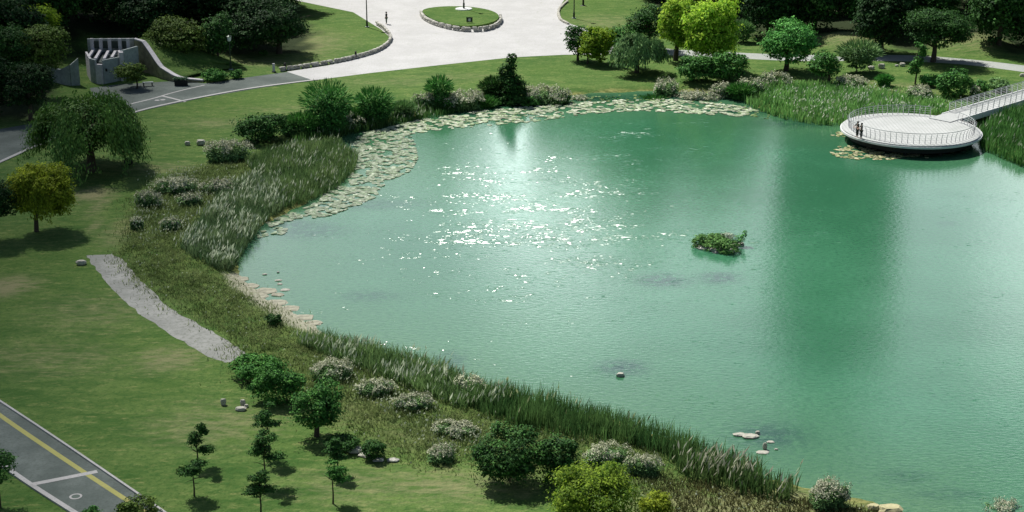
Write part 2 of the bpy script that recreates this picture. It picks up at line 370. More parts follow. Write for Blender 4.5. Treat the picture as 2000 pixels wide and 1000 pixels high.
for poly in FLOOR_SHADE:
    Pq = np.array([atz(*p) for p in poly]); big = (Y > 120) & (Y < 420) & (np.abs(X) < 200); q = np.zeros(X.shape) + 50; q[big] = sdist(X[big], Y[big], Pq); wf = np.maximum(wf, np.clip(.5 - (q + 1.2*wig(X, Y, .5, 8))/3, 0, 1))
addattr(me, 'floor_shade', wf)
Pq = np.array([atz(*p) for p in [(440,528),(470,524),(505,545),(548,566),(560,588),(600,610),(650,634),(620,648),(560,632),(500,592),(452,558)]]); q = np.zeros(X.shape) + 50; q[near] = sdist(X[near], Y[near], Pq); addattr(me, 'beach', np.clip(.6 - q/.8, 0, 1))
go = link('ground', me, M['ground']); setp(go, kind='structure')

wx = np.arange(-70, 200, .8); wy = np.arange(62, 195, .8); X2, Y2 = np.meshgrid(wx, wy); sd2 = sdist(X2, Y2, PONDW)
idx = np.arange(X2.size).reshape(X2.shape)
faces = np.stack([idx[:-1, :-1], idx[:-1, 1:], idx[1:, 1:], idx[1:, :-1]], -1).reshape(-1, 4)
keep = (sd2.ravel()[faces] < 2.5).any(1); faces = faces[keep]; used, inv = np.unique(faces, return_inverse=True); faces = inv.reshape(-1, 4)
Vw = np.stack([X2, Y2, np.zeros_like(X2)], -1).reshape(-1, 3)[used]
me = npmesh('pond_water', Vw, faces, smooth=True)
addattr(me, 'depth', np.clip(-(sd2 + 1.5 * wig(X2, Y2, .15, 5)) / 16, 0, 1).ravel()[used])
ru = np.zeros(X2.shape)
for (px, py, rx, ry, s) in [(1080,400,270,120,1),(1120,450,370,110,.92),(1180,490,150,70,.9),(950,450,210,80,.8),(880,330,120,60,.5),(1000,530,210,60,.6),(1250,260,160,40,.5)]:
    # wind patches, given by centre and half-sizes in photo pixels
    x, y = atz(px, py, 0); s1 = mpp(px, py, 0); ax = rx * s1; ay = ry * s1 / math.sin(vdip(py))
    ru = np.maximum(ru, s * np.exp(-1.1 * (((X2-x)/ax)**2 + ((Y2-y)/ay)**2)))
addattr(me, 'ruffle', ru.ravel()[used])
we = np.zeros(X2.shape)  # weed patches, and far-shore strips painting in the bank's dark reflection
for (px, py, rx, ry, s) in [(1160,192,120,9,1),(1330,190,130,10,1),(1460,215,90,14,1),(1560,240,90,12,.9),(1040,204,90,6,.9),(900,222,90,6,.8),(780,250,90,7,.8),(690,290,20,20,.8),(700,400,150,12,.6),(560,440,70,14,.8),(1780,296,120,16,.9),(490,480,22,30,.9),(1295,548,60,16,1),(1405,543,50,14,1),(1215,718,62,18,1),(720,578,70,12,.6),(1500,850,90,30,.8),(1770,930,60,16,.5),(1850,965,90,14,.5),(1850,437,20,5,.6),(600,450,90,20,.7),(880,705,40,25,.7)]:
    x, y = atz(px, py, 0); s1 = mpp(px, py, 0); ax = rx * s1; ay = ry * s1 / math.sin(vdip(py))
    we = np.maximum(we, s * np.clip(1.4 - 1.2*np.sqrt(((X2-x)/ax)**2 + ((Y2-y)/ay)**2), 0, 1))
addattr(me, 'weed_and_reflection', we.ravel()[used])
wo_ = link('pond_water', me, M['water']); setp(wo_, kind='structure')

def sheet(name, polys, mt, z, kind='structure', smooth=0, **kw):
    import mathutils.geometry as mg
    V = []; Fs = []
    for P in polys:
        W_ = np.array([atz(*p) for p in P])
        if smooth: W_ = smooth_poly(W_, smooth)
        n = len(V); vs = [Vector((a, b_, 0)) for a, b_ in W_]
        tri = mg.tessellate_polygon([vs]); V += [(a, b_, z) for a, b_ in W_]
        for f in tri:
            a, b_, c_ = [V[n+i] for i in f]
            cr = (b_[0]-a[0])*(c_[1]-a[1])-(b_[1]-a[1])*(c_[0]-a[0])
            Fs.append(tuple(n+i for i in (f if cr > 0 else f[::-1])))
    o = link(name, tomesh(name, V, Fs), mt); setp(o, kind=kind, **kw); return o
def band(pts, wd, off=0):
    """polygon strip of constant width in metres along photo-pixel polyline -> world polygon"""
    P = np.array([atz(*p) for p in pts]); T = np.gradient(P, axis=0); T /= np.linalg.norm(T, axis=1)[:, None]; Nn = np.stack([-T[:, 1], T[:, 0]], 1)
    return P + Nn * (off - wd/2), P + Nn * (off + wd/2)
def densify(pts, k=6):
    P = np.array(pts, float); out = []
    for i in range(len(P) - 1):
        p0 = P[max(i-1, 0)]; p1 = P[i]; p2 = P[i+1]; p3 = P[min(i+2, len(P)-1)]
        for j in range(k):
            t = j / k; out.append(.5*((2*p1)+(-p0+p2)*t+(2*p0-5*p1+4*p2-p3)*t*t+(-p0+3*p1-3*p2+p3)*t**3))
    out.append(P[-1]); return [tuple(p) for p in out]
def strip(name, pts, wd, mt, z, h=0, kind='structure', **kw):
    A, B = band(densify(pts), wd); V = []; Fs = []; n = len(A)
    for a, b_ in zip(A, B): V += [(a[0], a[1], z + h), (b_[0], b_[1], z + h)]
    for i in range(n - 1): Fs.append((2*i, 2*i+2, 2*i+3, 2*i+1))
    if h:
        m = len(V); V += [(v[0], v[1], z) for v in V[:m]]
        for i in range(n - 1): Fs += [(2*i, m+2*i, m+2*i+2, 2*i+2), (2*i+1, 2*i+3, m+2*i+3, m+2*i+1)]
        Fs += [(0, 1, m+1, m), (m-2, m+m-2, m+m-1, m-1)]
    o = link(name, tomesh(name, V, Fs), mt); setp(o, kind=kind, **kw); return o

LZ = LAND
sheet('road', [[(612,157),(500,173),(400,190),(280,216),(180,248),(80,283),(0,318),(-150,385),(-150,300),(0,252),(70,240),(130,222),(190,200),(175,172),(230,165),(345,158),(400,163),(470,153),(565,140)]], M['asphalt'], LZ + .004)
sheet('plaza', [[(560,140),(612,157),(720,143),(860,127),(1000,112),(1100,107),(1200,106),(1310,107),(1310,96),(1200,80),(1130,52),(1094,40),(1090,18),(1105,-5),(1150,-40),(900,-70),(500,-60),(560,-3),(690,24),(745,58),(764,75),(748,96),(700,114),(640,128)]], M['plaza'], LZ + .008)
sheet('path', [densify([(1300,108),(1420,113),(1550,119),(1700,119),(1800,121),(1880,126),(1950,134),(2080,152)]) + densify([(2080,138),(1950,122),(1880,115),(1800,109),(1700,107),(1550,107),(1420,102),(1300,96)])], M['path'], LZ + .012)
rg = random.Random(4)
def ragged(P, a): return [(p[0] + rg.uniform(-a, a), p[1] + rg.uniform(-a, a)*.5) for p in P]
sheet('gravel_path', [ragged(densify([(170,500),(185,522),(225,572),(300,632),(400,692),(448,709)], 9) + densify([(484,692),(405,642),(335,603),(275,548),(238,508),(214,496)], 9), 3.2)], M['gravel'], LZ + .006)
sheet('service_road', [[(-200,640),(0,786),(130,872),(262,962),(330,1010),(420,1075),(240,1080),(140,1000),(50,942),(0,905),(-200,760)]], M['asphalt'], LZ + .004)
strip('kerb', [(620,156),(500,171.5),(400,189),(280,215),(180,247),(80,282),(0,317),(-150,384)], .45, M['kerb'], LZ + .004, .07)
strip('road_line', [(330,183),(300,192),(255,203)], .3, M['kerb'], LZ + .009)
strip('road_line', [(400,166),(365,174),(330,183)], .25, M['kerb'], LZ + .009)
strip('road_line', [(315,187),(340,193),(362,199)], .35, M['kerb'], LZ + .012)
strip('kerb', [(-100,722),(0,785),(130,871),(262,961),(330,1008)], .14, M['kerb'], LZ + .004, .1)
strip('road_line', [(-80,748),(0,811),(120,893),(240,972),(330,1030)], .33, M['yellow'], LZ + .009)
strip('road_line', [(58,947),(125,934),(190,921)], .40, M['kerb'], LZ + .013)
strip('kerb', [(-30,885),(50,942),(140,1000),(220,1050)], .3, M['kerb'], LZ + .004, .12)
# pale ring painted round a manhole
x, y, z = (*atz(148, 970), LZ)
mb = MB(); k = 28
for i in range(k):
    a = 2*math.pi*i/k
    for r_ in (.24, .36): mb.V.append((r_*math.cos(a), r_*math.sin(a), 0))
mb.F = [(2*i, 2*i+1, (2*i+3) % (2*k), (2*i+2) % (2*k)) for i in range(k)]
mh = thing('manhole', 'round manhole with a pale ring on the dark road at the bottom left', 'manhole', (x, y, z + .018))
mb.build('ring', M['kerb'], mh)
MB().prism([(.23*math.cos(2*math.pi*i/24), .23*math.sin(2*math.pi*i/24)) for i in range(24)], -.012, -.003).build('cover', M['metal_dark'], mh)
for (px, py) in [(307,196),(318,195)]:
    x, y = atz(px, py); o = MB().prism([(.3*math.cos(2*math.pi*i/16), .3*math.sin(2*math.pi*i/16)) for i in range(16)], 0, .012).build('manhole_cover', M['kerb'], None, (x, y, LZ+.005))
    setp(o, 'small pale round manhole cover on the road near the willow, %s of the pair' % ('left' if px == 307 else 'right'), 'manhole cover', 'pale manhole covers')

# ------------------------------------------------------------------ foliage
def frames(nrm, r):
    nrm = nrm / (np.linalg.norm(nrm, axis=1)[:, None] + 1e-9)
    a = r.normal(size=nrm.shape); u = np.cross(nrm, a); u /= np.linalg.norm(u, axis=1)[:, None] + 1e-9
    return nrm, u, np.cross(nrm, u)
def leaves(P_, nrm, size, r, asp=.6):
    n, u, v = frames(nrm, r); s = size[:, None]
    Q = np.stack([P_ - u*s*.5, P_ + v*s*.5*asp, P_ + u*s*.5, P_ - v*s*.5*asp], 1)
    Q[:, 1] += n * s * .12; Q[:, 3] += n * s * .12
    return Q
def quadmesh(name, Q, col):
    n = len(Q); return npmesh(name, Q.reshape(-1, 3), np.arange(4*n).reshape(n, 4), col)
def colours(r, n, base, alt, var=.25, tone=None):
    t_ = r.random(n)[:, None] if tone is None else np.clip(tone[:, None] + r.normal(0, .18, (n, 1)), 0, 1)
    c = np.array(base)[None] * (1 - t_) + np.array(alt)[None] * t_
    return np.clip(c * (1 + r.normal(0, var, (n, 1))), .004, .95)
def crown(r, lobes, leaf, base, alt, dens=2.4, clump=.16, fill=.25, gap=.0):
    """lobes: (cx,cy,cz,rx,ry,rz). leaf clumps spread on and inside the lobes"""
    Qs = []; Cs = []
    for L in lobes:
        c = np.array(L[:3]); rad = np.array(L[3:]); R0 = rad.mean()
        area = 4*math.pi*(R0**2); n = int(dens * area / (leaf*leaf*.3)); ncl = max(12, int(area / (clump*R0*2)**2 * 1.5))
        d = r.normal(size=(ncl, 3)); d /= np.linalg.norm(d, axis=1)[:, None]
        rr = np.where(r.random(ncl) < fill, r.uniform(.25, .75, ncl), r.uniform(.78, 1.1, ncl))
        cc = d * rr[:, None]; cs = clump * r.uniform(.6, 1.5, ncl); ct = r.random(ncl)
        k = r.integers(0, ncl, n); off = r.normal(size=(n, 3)) * cs[k][:, None] * .75; off[:, 2] *= .42
        p = (cc[k] + off) * rad
        nn = d[k] * .45 + off / cs[k][:, None] * .4 + r.normal(size=(n, 3)) * .38; nn[:, 2] += .65
        Qs.append(leaves(p + c, nn, leaf * r.uniform(.6, 1.4, n), r)); Cs.append(colours(r, n, base, alt, tone=ct[k]))
    return np.concatenate(Qs), np.concatenate(Cs)
def willow(r, w, h0, h1, leaf, base, alt, strands=260, fill=.9, depth=None):
    """weeping crown between heights h0 (hem) and h1 (top), half width w"""
    Qs = []; Cs = []; d0 = depth or w
    masses = [(r.uniform(0, 2*math.pi), math.sqrt(r.random()) * .85, r.uniform(.58, 1)) for _ in range(17)]
    for s in range(strands):
        a0, q0, hh = masses[r.integers(len(masses))]
        a = a0 + r.normal(0, .24); q_ = np.clip(q0 + r.normal(0, .12), 0, 1.0)
        top = h0 + (h1 - h0) * (hh * max(0, 1.04 - q_**2.6)**.5) * r.uniform(.86, 1.04)
        ln = (top - h0) * r.uniform(.22, .7) * (.55 + .6 * q_); n = max(10, int(ln / leaf * 5)); t_ = r.random(n)
        out = q_ + .12 * np.sqrt(t_); px = np.cos(a)*out*w; py = np.sin(a)*out*d0; pz = top - ln * t_**1.2
        p = np.stack([px, py, pz], 1) + r.normal(size=(n, 3)) * np.array([.11, .11, .05]) * w * .45
        nn = np.stack([np.cos(a) + r.normal(0, .5, n), np.sin(a) + r.normal(0, .5, n), r.uniform(0, .9, n)], 1)
        nn /= np.linalg.norm(nn, axis=1)[:, None]; dn = np.stack([r.normal(0, .2, n), r.normal(0, .2, n), -np.ones(n)], 1)
        u = dn - nn * (dn*nn).sum(1)[:, None]; u /= np.linalg.norm(u, axis=1)[:, None] + 1e-9; v = np.cross(nn, u); sz = (leaf * r.uniform(.6, 1.4, n))[:, None]
        Qs.append(np.stack([p - u*sz*.65, p + v*sz*.24, p + u*sz*.65, p - v*sz*.24], 1)); Cs.append(colours(r, n, base, alt, tone=np.full(n, r.random())))
    return np.concatenate(Qs), np.concatenate(Cs)
def trunk_mb(r, h, rad, w, hc, lean=0, limbs=5, leanx=0):
    mb = MB(); top = (leanx * h * .2, 0, h); mb.tube([(0, 0, -.3), (.02*h, 0, h*.25), (leanx*h*.1, .01*h, h*.6), top], [rad*1.35, rad, rad*.75, rad*.25], 9)
    for i in range(limbs):
        a = 2*math.pi*(i + r.random()*.6)/limbs; z0 = h*r.uniform(.35, .7); q_ = w*r.uniform(.45, .8)
        mb.tube([(leanx*z0*.15, 0, z0), (math.cos(a)*q_*.5, math.sin(a)*q_*.5, z0 + hc*.18), (math.cos(a)*q_, math.sin(a)*q_, z0 + hc*.3)], [rad*.5, rad*.32, rad*.08], 6)
    return mb
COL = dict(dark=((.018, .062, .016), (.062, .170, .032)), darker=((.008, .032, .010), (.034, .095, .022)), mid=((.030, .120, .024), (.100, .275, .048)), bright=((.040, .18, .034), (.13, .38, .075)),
           olive=((.055, .105, .018), (.125, .20, .032)), yellow=((.15, .33, .028), (.48, .66, .07)), gold=((.16, .23, .02), (.40, .48, .045)), limed=((.06, .13, .015), (.23, .33, .032)), willow=((.050, .125, .028), (.13, .24, .05)),
           grey=((.080, .18, .062), (.19, .33, .11)), lime=((.12, .25, .02), (.34, .48, .035)), feather=((.038, .145, .032), (.10, .28, .058)))
def tree(name, label, cat, foot, xr, yr, kind='mid', shape='round', leaf=None, trunk=None, group=None, dens=2.4, seed=None, lobes=None, depth=1.0, fill=.25, z=None, droop=0):
    """foot: pixel of the trunk's foot; xr, yr: the crown's extent in the photo"""
    r = np.random.default_rng(int(foot[0]*7 + foot[1]*13) if seed is None else seed)
    x, y, z0 = at(*foot); s = mpp(foot[0], foot[1], z0); cd = math.cos(vdip(foot[1])); sd_ = math.sin(vdip(foot[1]))
    w = (xr[1] - xr[0]) / 2 * s; cx = ((xr[0] + xr[1]) / 2 - foot[0]) * s
    T_ = (foot[1] - yr[0]) * s; B_ = (foot[1] - yr[1]) * s           # projected heights of the outline's top and hem
    cz = (T_ + B_) / 2 / cd; pr = (T_ - B_) / 2; dy = w * depth
    rz = math.sqrt(max(pr*pr - (dy*sd_)**2, (pr*.45)**2)) / cd
    leaf = (leaf or 4.2) * s; base, alt = COL[kind]
    t_ = thing(name, label, cat, (x, y, z0), 0, group)
    if shape == 'willow':
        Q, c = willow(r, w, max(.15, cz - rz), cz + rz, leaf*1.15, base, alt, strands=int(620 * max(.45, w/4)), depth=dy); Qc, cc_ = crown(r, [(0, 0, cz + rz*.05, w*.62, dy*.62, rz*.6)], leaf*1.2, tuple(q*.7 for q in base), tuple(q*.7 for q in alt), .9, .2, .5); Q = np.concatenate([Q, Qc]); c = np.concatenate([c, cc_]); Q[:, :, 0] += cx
    elif shape == 'cone':
        L = []
        for i in range(7):
            f = i/6; L.append((cx + r.normal(0, .08)*w, r.normal(0, .08)*w, cz - rz*.75 + 1.6*rz*f, w*(.85 - .62*f), w*(.85 - .62*f), rz*.22))
        Q, c = crown(r, L, leaf, base, alt, dens*.8, .22)
    elif shape == 'tier':
        L = []; n_ = 6
        for i in range(n_):
            a = r.uniform(0, 6.28); f = (i + .5)/n_; q_ = w*.42*(1 - .4*f); L.append((cx + math.cos(a)*q_, math.sin(a)*q_, cz - rz*.8 + 1.6*rz*f + r.uniform(-.1, .1)*rz, w*(.56 - .28*f), w*(.50 - .25*f), rz*r.uniform(.12, .22)))
        Q, c = crown(r, L, leaf, base, alt, dens*.42, .26, .5)
    else:
        n_ = lobes or int(np.clip(w*1.6, 5, 11)); L = [(cx, 0, cz, w*.72, dy*.72, rz*.78)]; dome = cat == 'shrub' and shape == 'round'
        if dome: L = [(cx, 0, cz*.92, w*.84, dy*.84, rz*.86)]; n_ = max(9, n_*2)
        for i in range(n_):
            a = 2*math.pi*(i + r.random()*.7)/n_; v = r.uniform(-.45, .6); q_ = math.sqrt(1 - min(.9, v*v)) * .56; k = r.uniform(.22, .5)
            if dome: v = r.uniform(-.3, .75); q_ = math.sqrt(1 - v*v)*.68; k = r.uniform(.2, .34)
            L.append((cx + math.cos(a)*w*q_, math.sin(a)*dy*q_, cz + v*rz*.9, w*k, dy*k, rz*k*1.05))
        if cat == 'shrub' and not dome:
            for i in range(7): a = i*.9 + r.random()*.5; L.append((cx + math.cos(a)*w*.4, math.sin(a)*dy*.4, max(.2, (cz - rz)*.5 + rz*.3), w*.36, dy*.36, rz*.34))
        Q, c = crown(r, L, leaf, base, alt, dens*.5, .2 if shape == 'round' else .14, fill)
        if droop:
            Q2, c2 = willow(r, w*.93, max(.3, cz - rz), cz + rz*.9, leaf, base, alt, strands=int(170*droop*max(1, w/2)), depth=dy*.93); Q2[:, :, 0] += cx; Q = np.concatenate([Q, Q2]); c = np.concatenate([c, c2])
        if shape == 'feather':
            n = int(700*max(1, w/2)); a = r.uniform(0, 6.28, n); v = r.uniform(.1, 1, n); d = np.stack([np.cos(a)*np.sqrt(1-v*v), np.sin(a)*np.sqrt(1-v*v), v], 1)
            p = d*np.array([w, dy, rz])*r.uniform(.8, 1.22, (n, 1)) + np.array([cx, 0, cz]); nn = np.cross(d, r.normal(size=d.shape)); nn /= np.linalg.norm(nn, axis=1)[:, None]; v_ = np.cross(d, nn)
            sz = leaf*r.uniform(1.5, 3.2, (n, 1)); Q = np.concatenate([Q, np.stack([p-d*sz*.5, p+v_*sz*.09, p+d*sz*.5, p-v_*sz*.09], 1)]); c = np.concatenate([c, colours(r, n, base, alt)])
    Q[:, :, 2] = np.maximum(Q[:, :, 2], .03)
    link('crown' if cat == 'tree' else 'foliage', quadmesh(name, Q, c), M['leaf_thin' if kind in ('yellow', 'lime', 'gold', 'limed') else 'leaf'], t_)
    tr = trunk if trunk is not None else max(.06, min(.35, w*.07))
    trunk_mb(random.Random(int(foot[0])) if 0 else r_py(int(foot[0])), max(.4, cz + rz*.35), tr, w, rz*1.2, limbs=5, leanx=cx/max(1, cz)).build('trunk' if cat == 'tree' else 'stem', M['bark'], t_)
    return t_
class r_py(random.Random):
    pass
def shrub(label, foot, xr, yr, kind='mid', **k):
    return tree('shrub', label, 'shrub', foot, xr, yr, kind, trunk=.03, **k)
PALE = ((.30, .34, .20), (.58, .57, .44))
def flowering(label, c, w_px, h_px, group='pale flowering shrubs round the pond', pale=PALE, base='grey', cover=1.0, depth=.75, name='flowering_shrub', seed=None):
    """c: pixel of the base centre; pale blossom over a leafy dome"""
    r = np.random.default_rng(int(c[0]*3 + c[1]*11)); x, y, z0 = at(*c); s = mpp(c[0], c[1], z0); cd = math.cos(vdip(c[1])); sn = math.sin(vdip(c[1]))
    w = w_px/2*s; dy = w*depth; hh = max(.35, (h_px*s - dy*sn*.9)/cd); t_ = thing(name, label, 'shrub', (x, y, z0), 0, group)
    f1, f2 = r.uniform(0, 6.28, 2); edge = lambda a: 1 + .20*np.sin(2*a + f1) + .13*np.sin(5*a + f2)
    L = [(0, 0, hh*.3, w*.6, dy*.6, hh*.45)] + [(math.cos(a)*w*.58*edge(a), math.sin(a)*dy*.58*edge(a), hh*r.uniform(.22, .42), w*r.uniform(.25, .45), dy*.36, hh*r.uniform(.3, .5)) for a in np.arange(8)*.785 + r.random()]
    lf = 3.6*s; Q, cc = crown(r, L, lf, *COL[base], 1.1, .22, .4); Q[:, :, 2] = np.maximum(Q[:, :, 2], .02)
    link('foliage', quadmesh('foliage', Q, cc), M['leaf'], t_)
    n = int(2.6*cover*w*dy*math.pi/(lf*lf*.3)); a = r.uniform(0, 6.28, n); q_ = np.sqrt(r.random(n))*1.02*edge(a); bump = .16*np.sin(a*5+f1)*np.sin(q_*7+f2)
    top = hh*(.45 + .45*np.sqrt(np.clip(1.1 - (q_/edge(a))**2, 0, 1)) + bump) + r.normal(0, .06, n)*hh
    p = np.stack([np.cos(a)*q_*w, np.sin(a)*q_*dy, top], 1); keep = wig(p[:, 0]+x, p[:, 1]+y, 3.2/max(.6, w), 4) > -.55; p = p[keep]; n = len(p)
    nn = np.stack([p[:, 0]/w*.6, p[:, 1]/dy*.6, np.ones(n)*.7], 1) + r.normal(size=(n, 3))*.5
    Q = leaves(p, nn, lf*r.uniform(.5, 1.1, n), r, .75); link('blossom', quadmesh('blossom', Q, colours(r, n, *pale, .2)), M['leaf'], t_)
    MB().tube([(0, 0, -.1), (0, 0, hh*.5)], [.05, .02], 6).build('stem', M['bark'], t_)
    return t_
def scatter(poly_px, n, r, z=LAND):
    P_ = np.array([atz(px, py, z) for px, py in poly_px]); lo = P_.min(0); hi = P_.max(0); out = []; tot = 0
    while tot < n:
        q_ = r.uniform(lo, hi, (n*2, 2)); q_ = q_[inpoly(q_[:, 0], q_[:, 1], P_)]; out.append(q_); tot += len(q_)
        if len(out) > 60: break
    return np.concatenate(out)[:n]
def blades(Pxy, hgt, wid, lean, r, col, hz=None, dirx=0.0):
    n = len(Pxy); z0 = height(Pxy[:, 0], Pxy[:, 1]) if hz is None else hz; z0 = np.maximum(z0, -.02); a = r.uniform(0, 6.28, n)
    d = np.stack([np.cos(a), np.sin(a)], 1); ln = r.normal(0, lean, (n, 2)) * hgt[:, None]; ln[:, 0] += dirx*hgt
    b0 = np.concatenate([Pxy, z0[:, None]], 1); mid = b0 + np.concatenate([ln*.35, hgt[:, None]*.55], 1); tp = b0 + np.concatenate([ln, hgt[:, None]], 1)
    dd = np.concatenate([d*wid[:, None]*.5, np.zeros((n, 1))], 1)
    Q1 = np.stack([b0-dd, b0+dd, mid+dd*.9, mid-dd*.9], 1); Q2 = np.stack([mid-dd*.9, mid+dd*.9, tp+dd*.25, tp-dd*.25], 1)
    return np.concatenate([Q1, Q2]), np.concatenate([col, col]), tp
def reedbed(name, label, poly, dens, h, cols, wid=.07, lean=.14, plume=0, plume_zone=None, pcol=((.30, .37, .24), (.52, .56, .42)), seed=1, dirx=.05, cat='reeds', plen=.6, soft=0.0):
    r = np.random.default_rng(seed); P_ = np.array([atz(*p) for p in poly]); A = .5*abs(np.dot(P_[:, 0], np.roll(P_[:, 1], 1)) - np.dot(P_[:, 1], np.roll(P_[:, 0], 1)))
    n = int(A*dens); p = scatter(poly, n, r); p = p + r.normal(0, 1, p.shape)*soft*(wig(p[:, 0], p[:, 1], .8, seed+4)[:, None]*.6 + .8); n = len(p); cl = wig(p[:, 0], p[:, 1], .9, seed); cl2 = wig(p[:, 0], p[:, 1], 2.6, seed+2)
    keep = r.random(n) < .8 + .25*cl2; p = p[keep]; cl = cl[keep]; n = len(p)
    hg = h*r.uniform(.5, 1.12, n)*(1 + .12*cl); c = colours(r, n, cols[0], cols[1], .22, tone=np.clip(.5 + .3*cl, 0, 1))
    Q, cc, tp = blades(p, hg, np.full(n, wid)*r.uniform(.6, 1.3, n), lean, r, c, dirx=dirx)
    if plume:
        sel = r.random(n) < plume*(np.clip(.6 + .9*wig(p[:, 0], p[:, 1], .7, seed+9), 0, 1.4))
        if plume_zone: sel &= inpoly(p[:, 0], p[:, 1], np.array([atz(*q) for q in plume_zone]))
        t0 = tp[sel]; k = len(t0)
        if k:
            up = np.stack([r.normal(.3, .25, k), r.normal(0, .2, k), np.ones(k)], 1); up /= np.linalg.norm(up, axis=1)[:, None]; a = r.uniform(0, 6.28, k); sd_ = np.stack([np.cos(a), np.sin(a), np.zeros(k)], 1)
            L_ = plen*r.uniform(.6, 1.2, (k, 1)); w_ = .055*r.uniform(.7, 1.4, (k, 1)); b0 = t0 - up*L_*.5
            Q = np.concatenate([Q, np.stack([b0, b0+up*L_*.45+sd_*w_, b0+up*L_, b0+up*L_*.45-sd_*w_], 1)]); cc = np.concatenate([cc, colours(r, k, *pcol, .15)])
    o = link(name, quadmesh(name, Q, cc), M['reed']); setp(o, label, cat, kind='stuff'); return o

# ---- reeds and rough grass
GR = ((.065, .145, .045), (.20, .30, .11)); GD = ((.030, .085, .024), (.10, .19, .055)); GB = ((.085, .25, .06), (.24, .46, .13)); GY = ((.07, .14, .03), (.16, .22, .06)); GO = ((.06, .07, .025), (.13, .13, .05))
reedbed('reeds', 'bed of dark green reeds beside the lily mat on the left bank', [(500,345),(480,320),(520,300),(600,285),(660,278),(700,300),(690,330),(655,362),(600,388),(555,402),(540,370)], 100, 1.0, GR, wid=.05, lean=.2, plume=.06, seed=2)
reedbed('reeds', 'reeds with silvery plumes on the left bank', [(500,345),(540,370),(555,402),(510,432),(500,450),(478,480),(455,520),(430,528),(370,500),(352,485),(400,425),(435,378)], 95, 1.05, ((.06,.125,.05),(.17,.24,.11)), wid=.05, plume=.17, seed=3, lean=.3)
reedbed('reeds', 'reeds with white plumes on the near bank behind the flowering shrubs', [(575,672),(640,655),(760,684),(860,712),(920,742),(1000,772),(985,800),(900,800),(800,762),(700,722),(620,692)], 95, .95, ((.06,.12,.04),(.16,.26,.09)), wid=.05, plume=.2, seed=4, lean=.28)
reedbed('reeds', 'long belt of dark green reeds standing in the water along the near bank', [(985,765),(1100,790),(1200,818),(1300,852),(1380,880),(1440,902),(1488,928),(1470,955),(1380,925),(1300,890),(1200,862),(1100,852),(1000,830),(900,790)], 125, 1.25, GD, soft=.5, wid=.045, plume=.012, pcol=((.25,.30,.12),(.4,.42,.25)), seed=5, lean=.16)
reedbed('reeds', 'pale plumed reeds at the near end of the dark reed belt', [(1300,885),(1380,905),(1470,915),(1495,940),(1560,952),(1540,985),(1440,965),(1340,940)], 45, 1.3, ((.05,.11,.03),(.12,.19,.06)), plume=.30, seed=6, lean=.2, pcol=((.35,.36,.24),(.55,.54,.42)))
reedbed('reeds', 'bright green reeds on the far bank left of the round deck', [(1448,190),(1470,205),(1530,226),(1600,237),(1690,240),(1780,232),(1850,225),(1840,205),(1740,192),(1640,172),(1560,168),(1480,166),(1450,172)], 30, .95, GB, plume=.10, plume_zone=[(1540,200),(1560,240),(1760,240),(1760,190),(1640,180)], seed=7, plen=.5, wid=.1, pcol=((.4,.46,.3),(.68,.7,.58)))
reedbed('reeds', 'green reeds on the right bank below the footbridge', [(1908,255),(1920,286),(1960,304),(2010,324),(2120,352),(2200,300),(2200,190),(2040,205),(1960,225)], 40, 1.25, ((.04,.14,.03),(.12,.28,.07)), plume=.05, seed=8, wid=.09)
reedbed('reeds', 'thin fringe of reeds on the far bank behind the lily pads', [(560,285),(640,268),(700,252),(830,226),(930,208),(930,196),(820,205),(700,232),(600,255)], 40, .9, ((.04,.13,.03),(.13,.24,.07)), plume=.10, seed=9)
reedbed('rough_grass', 'rough unmown grass on the left and near banks of the pond', [(240,490),(270,390),(330,345),(480,305),(560,300),(430,420),(350,500),(430,540),(520,600),(600,670),(720,735),(900,800),(1000,825),(1100,848),(1200,860),(1300,885),(1370,925),(1350,950),(1260,960),(1130,935),(930,908),(780,895),(680,838),(600,790),(480,715),(440,650),(340,590),(260,545)], 120, .24, ((.075,.125,.03),(.25,.31,.12)), seed=10, lean=.65, soft=.9, wid=.05, plume=.015, plen=.15, cat='grass')
reedbed('rough_grass', 'brownish rough grass on the near bank at the bottom right', [(1250,940),(1340,935),(1440,960),(1560,975),(1700,992),(1760,1010),(1760,1060),(1250,1060)], 90, .28, GO, soft=.6, seed=11, lean=.45, wid=.06, plume=.02, plen=.15, cat='grass')
reedbed('rough_grass', 'rough green grass on the far bank above the reeds', [(1440,172),(1500,160),(1640,158),(1760,170),(1880,195),(1990,180),(1900,215),(1840,205),(1640,172)], 24, .3, GB, seed=12, lean=.4, wid=.09, plume=.04, plen=.15, cat='grass')

reedbed('wild_flowers', 'patchy pale seed heads among the rough grass on the near bank', [(610,700),(700,715),(800,765),(900,815),(1000,850),(1000,870),(900,890),(840,880),(780,830),(700,775),(620,740)], 26, .5, ((.10,.16,.05),(.24,.30,.12)), seed=14, lean=.4, wid=.05, soft=.8, plume=.5, plen=.2, cat='wild flowers')
reedbed('wild_flowers', 'patchy pale seed heads among the rough grass on the left bank', [(268,440),(262,410),(300,345),(380,335),(470,345),(430,385),(380,430),(340,470),(300,470)], 26, .5, ((.10,.16,.05),(.24,.30,.12)), seed=15, lean=.4, wid=.05, soft=.8, plume=.45, plen=.22, cat='wild flowers')
reedbed('wild_flowers', 'patchy pale seed heads among the reeds above the round deck', [(1480,190),(1560,178),(1700,178),(1850,200),(1850,222),(1700,230),(1560,228)], 12, .9, GB, seed=16, lean=.25, wid=.07, soft=.8, plume=.6, plen=.3, pcol=((.45,.5,.36),(.75,.77,.66)), cat='wild flowers')

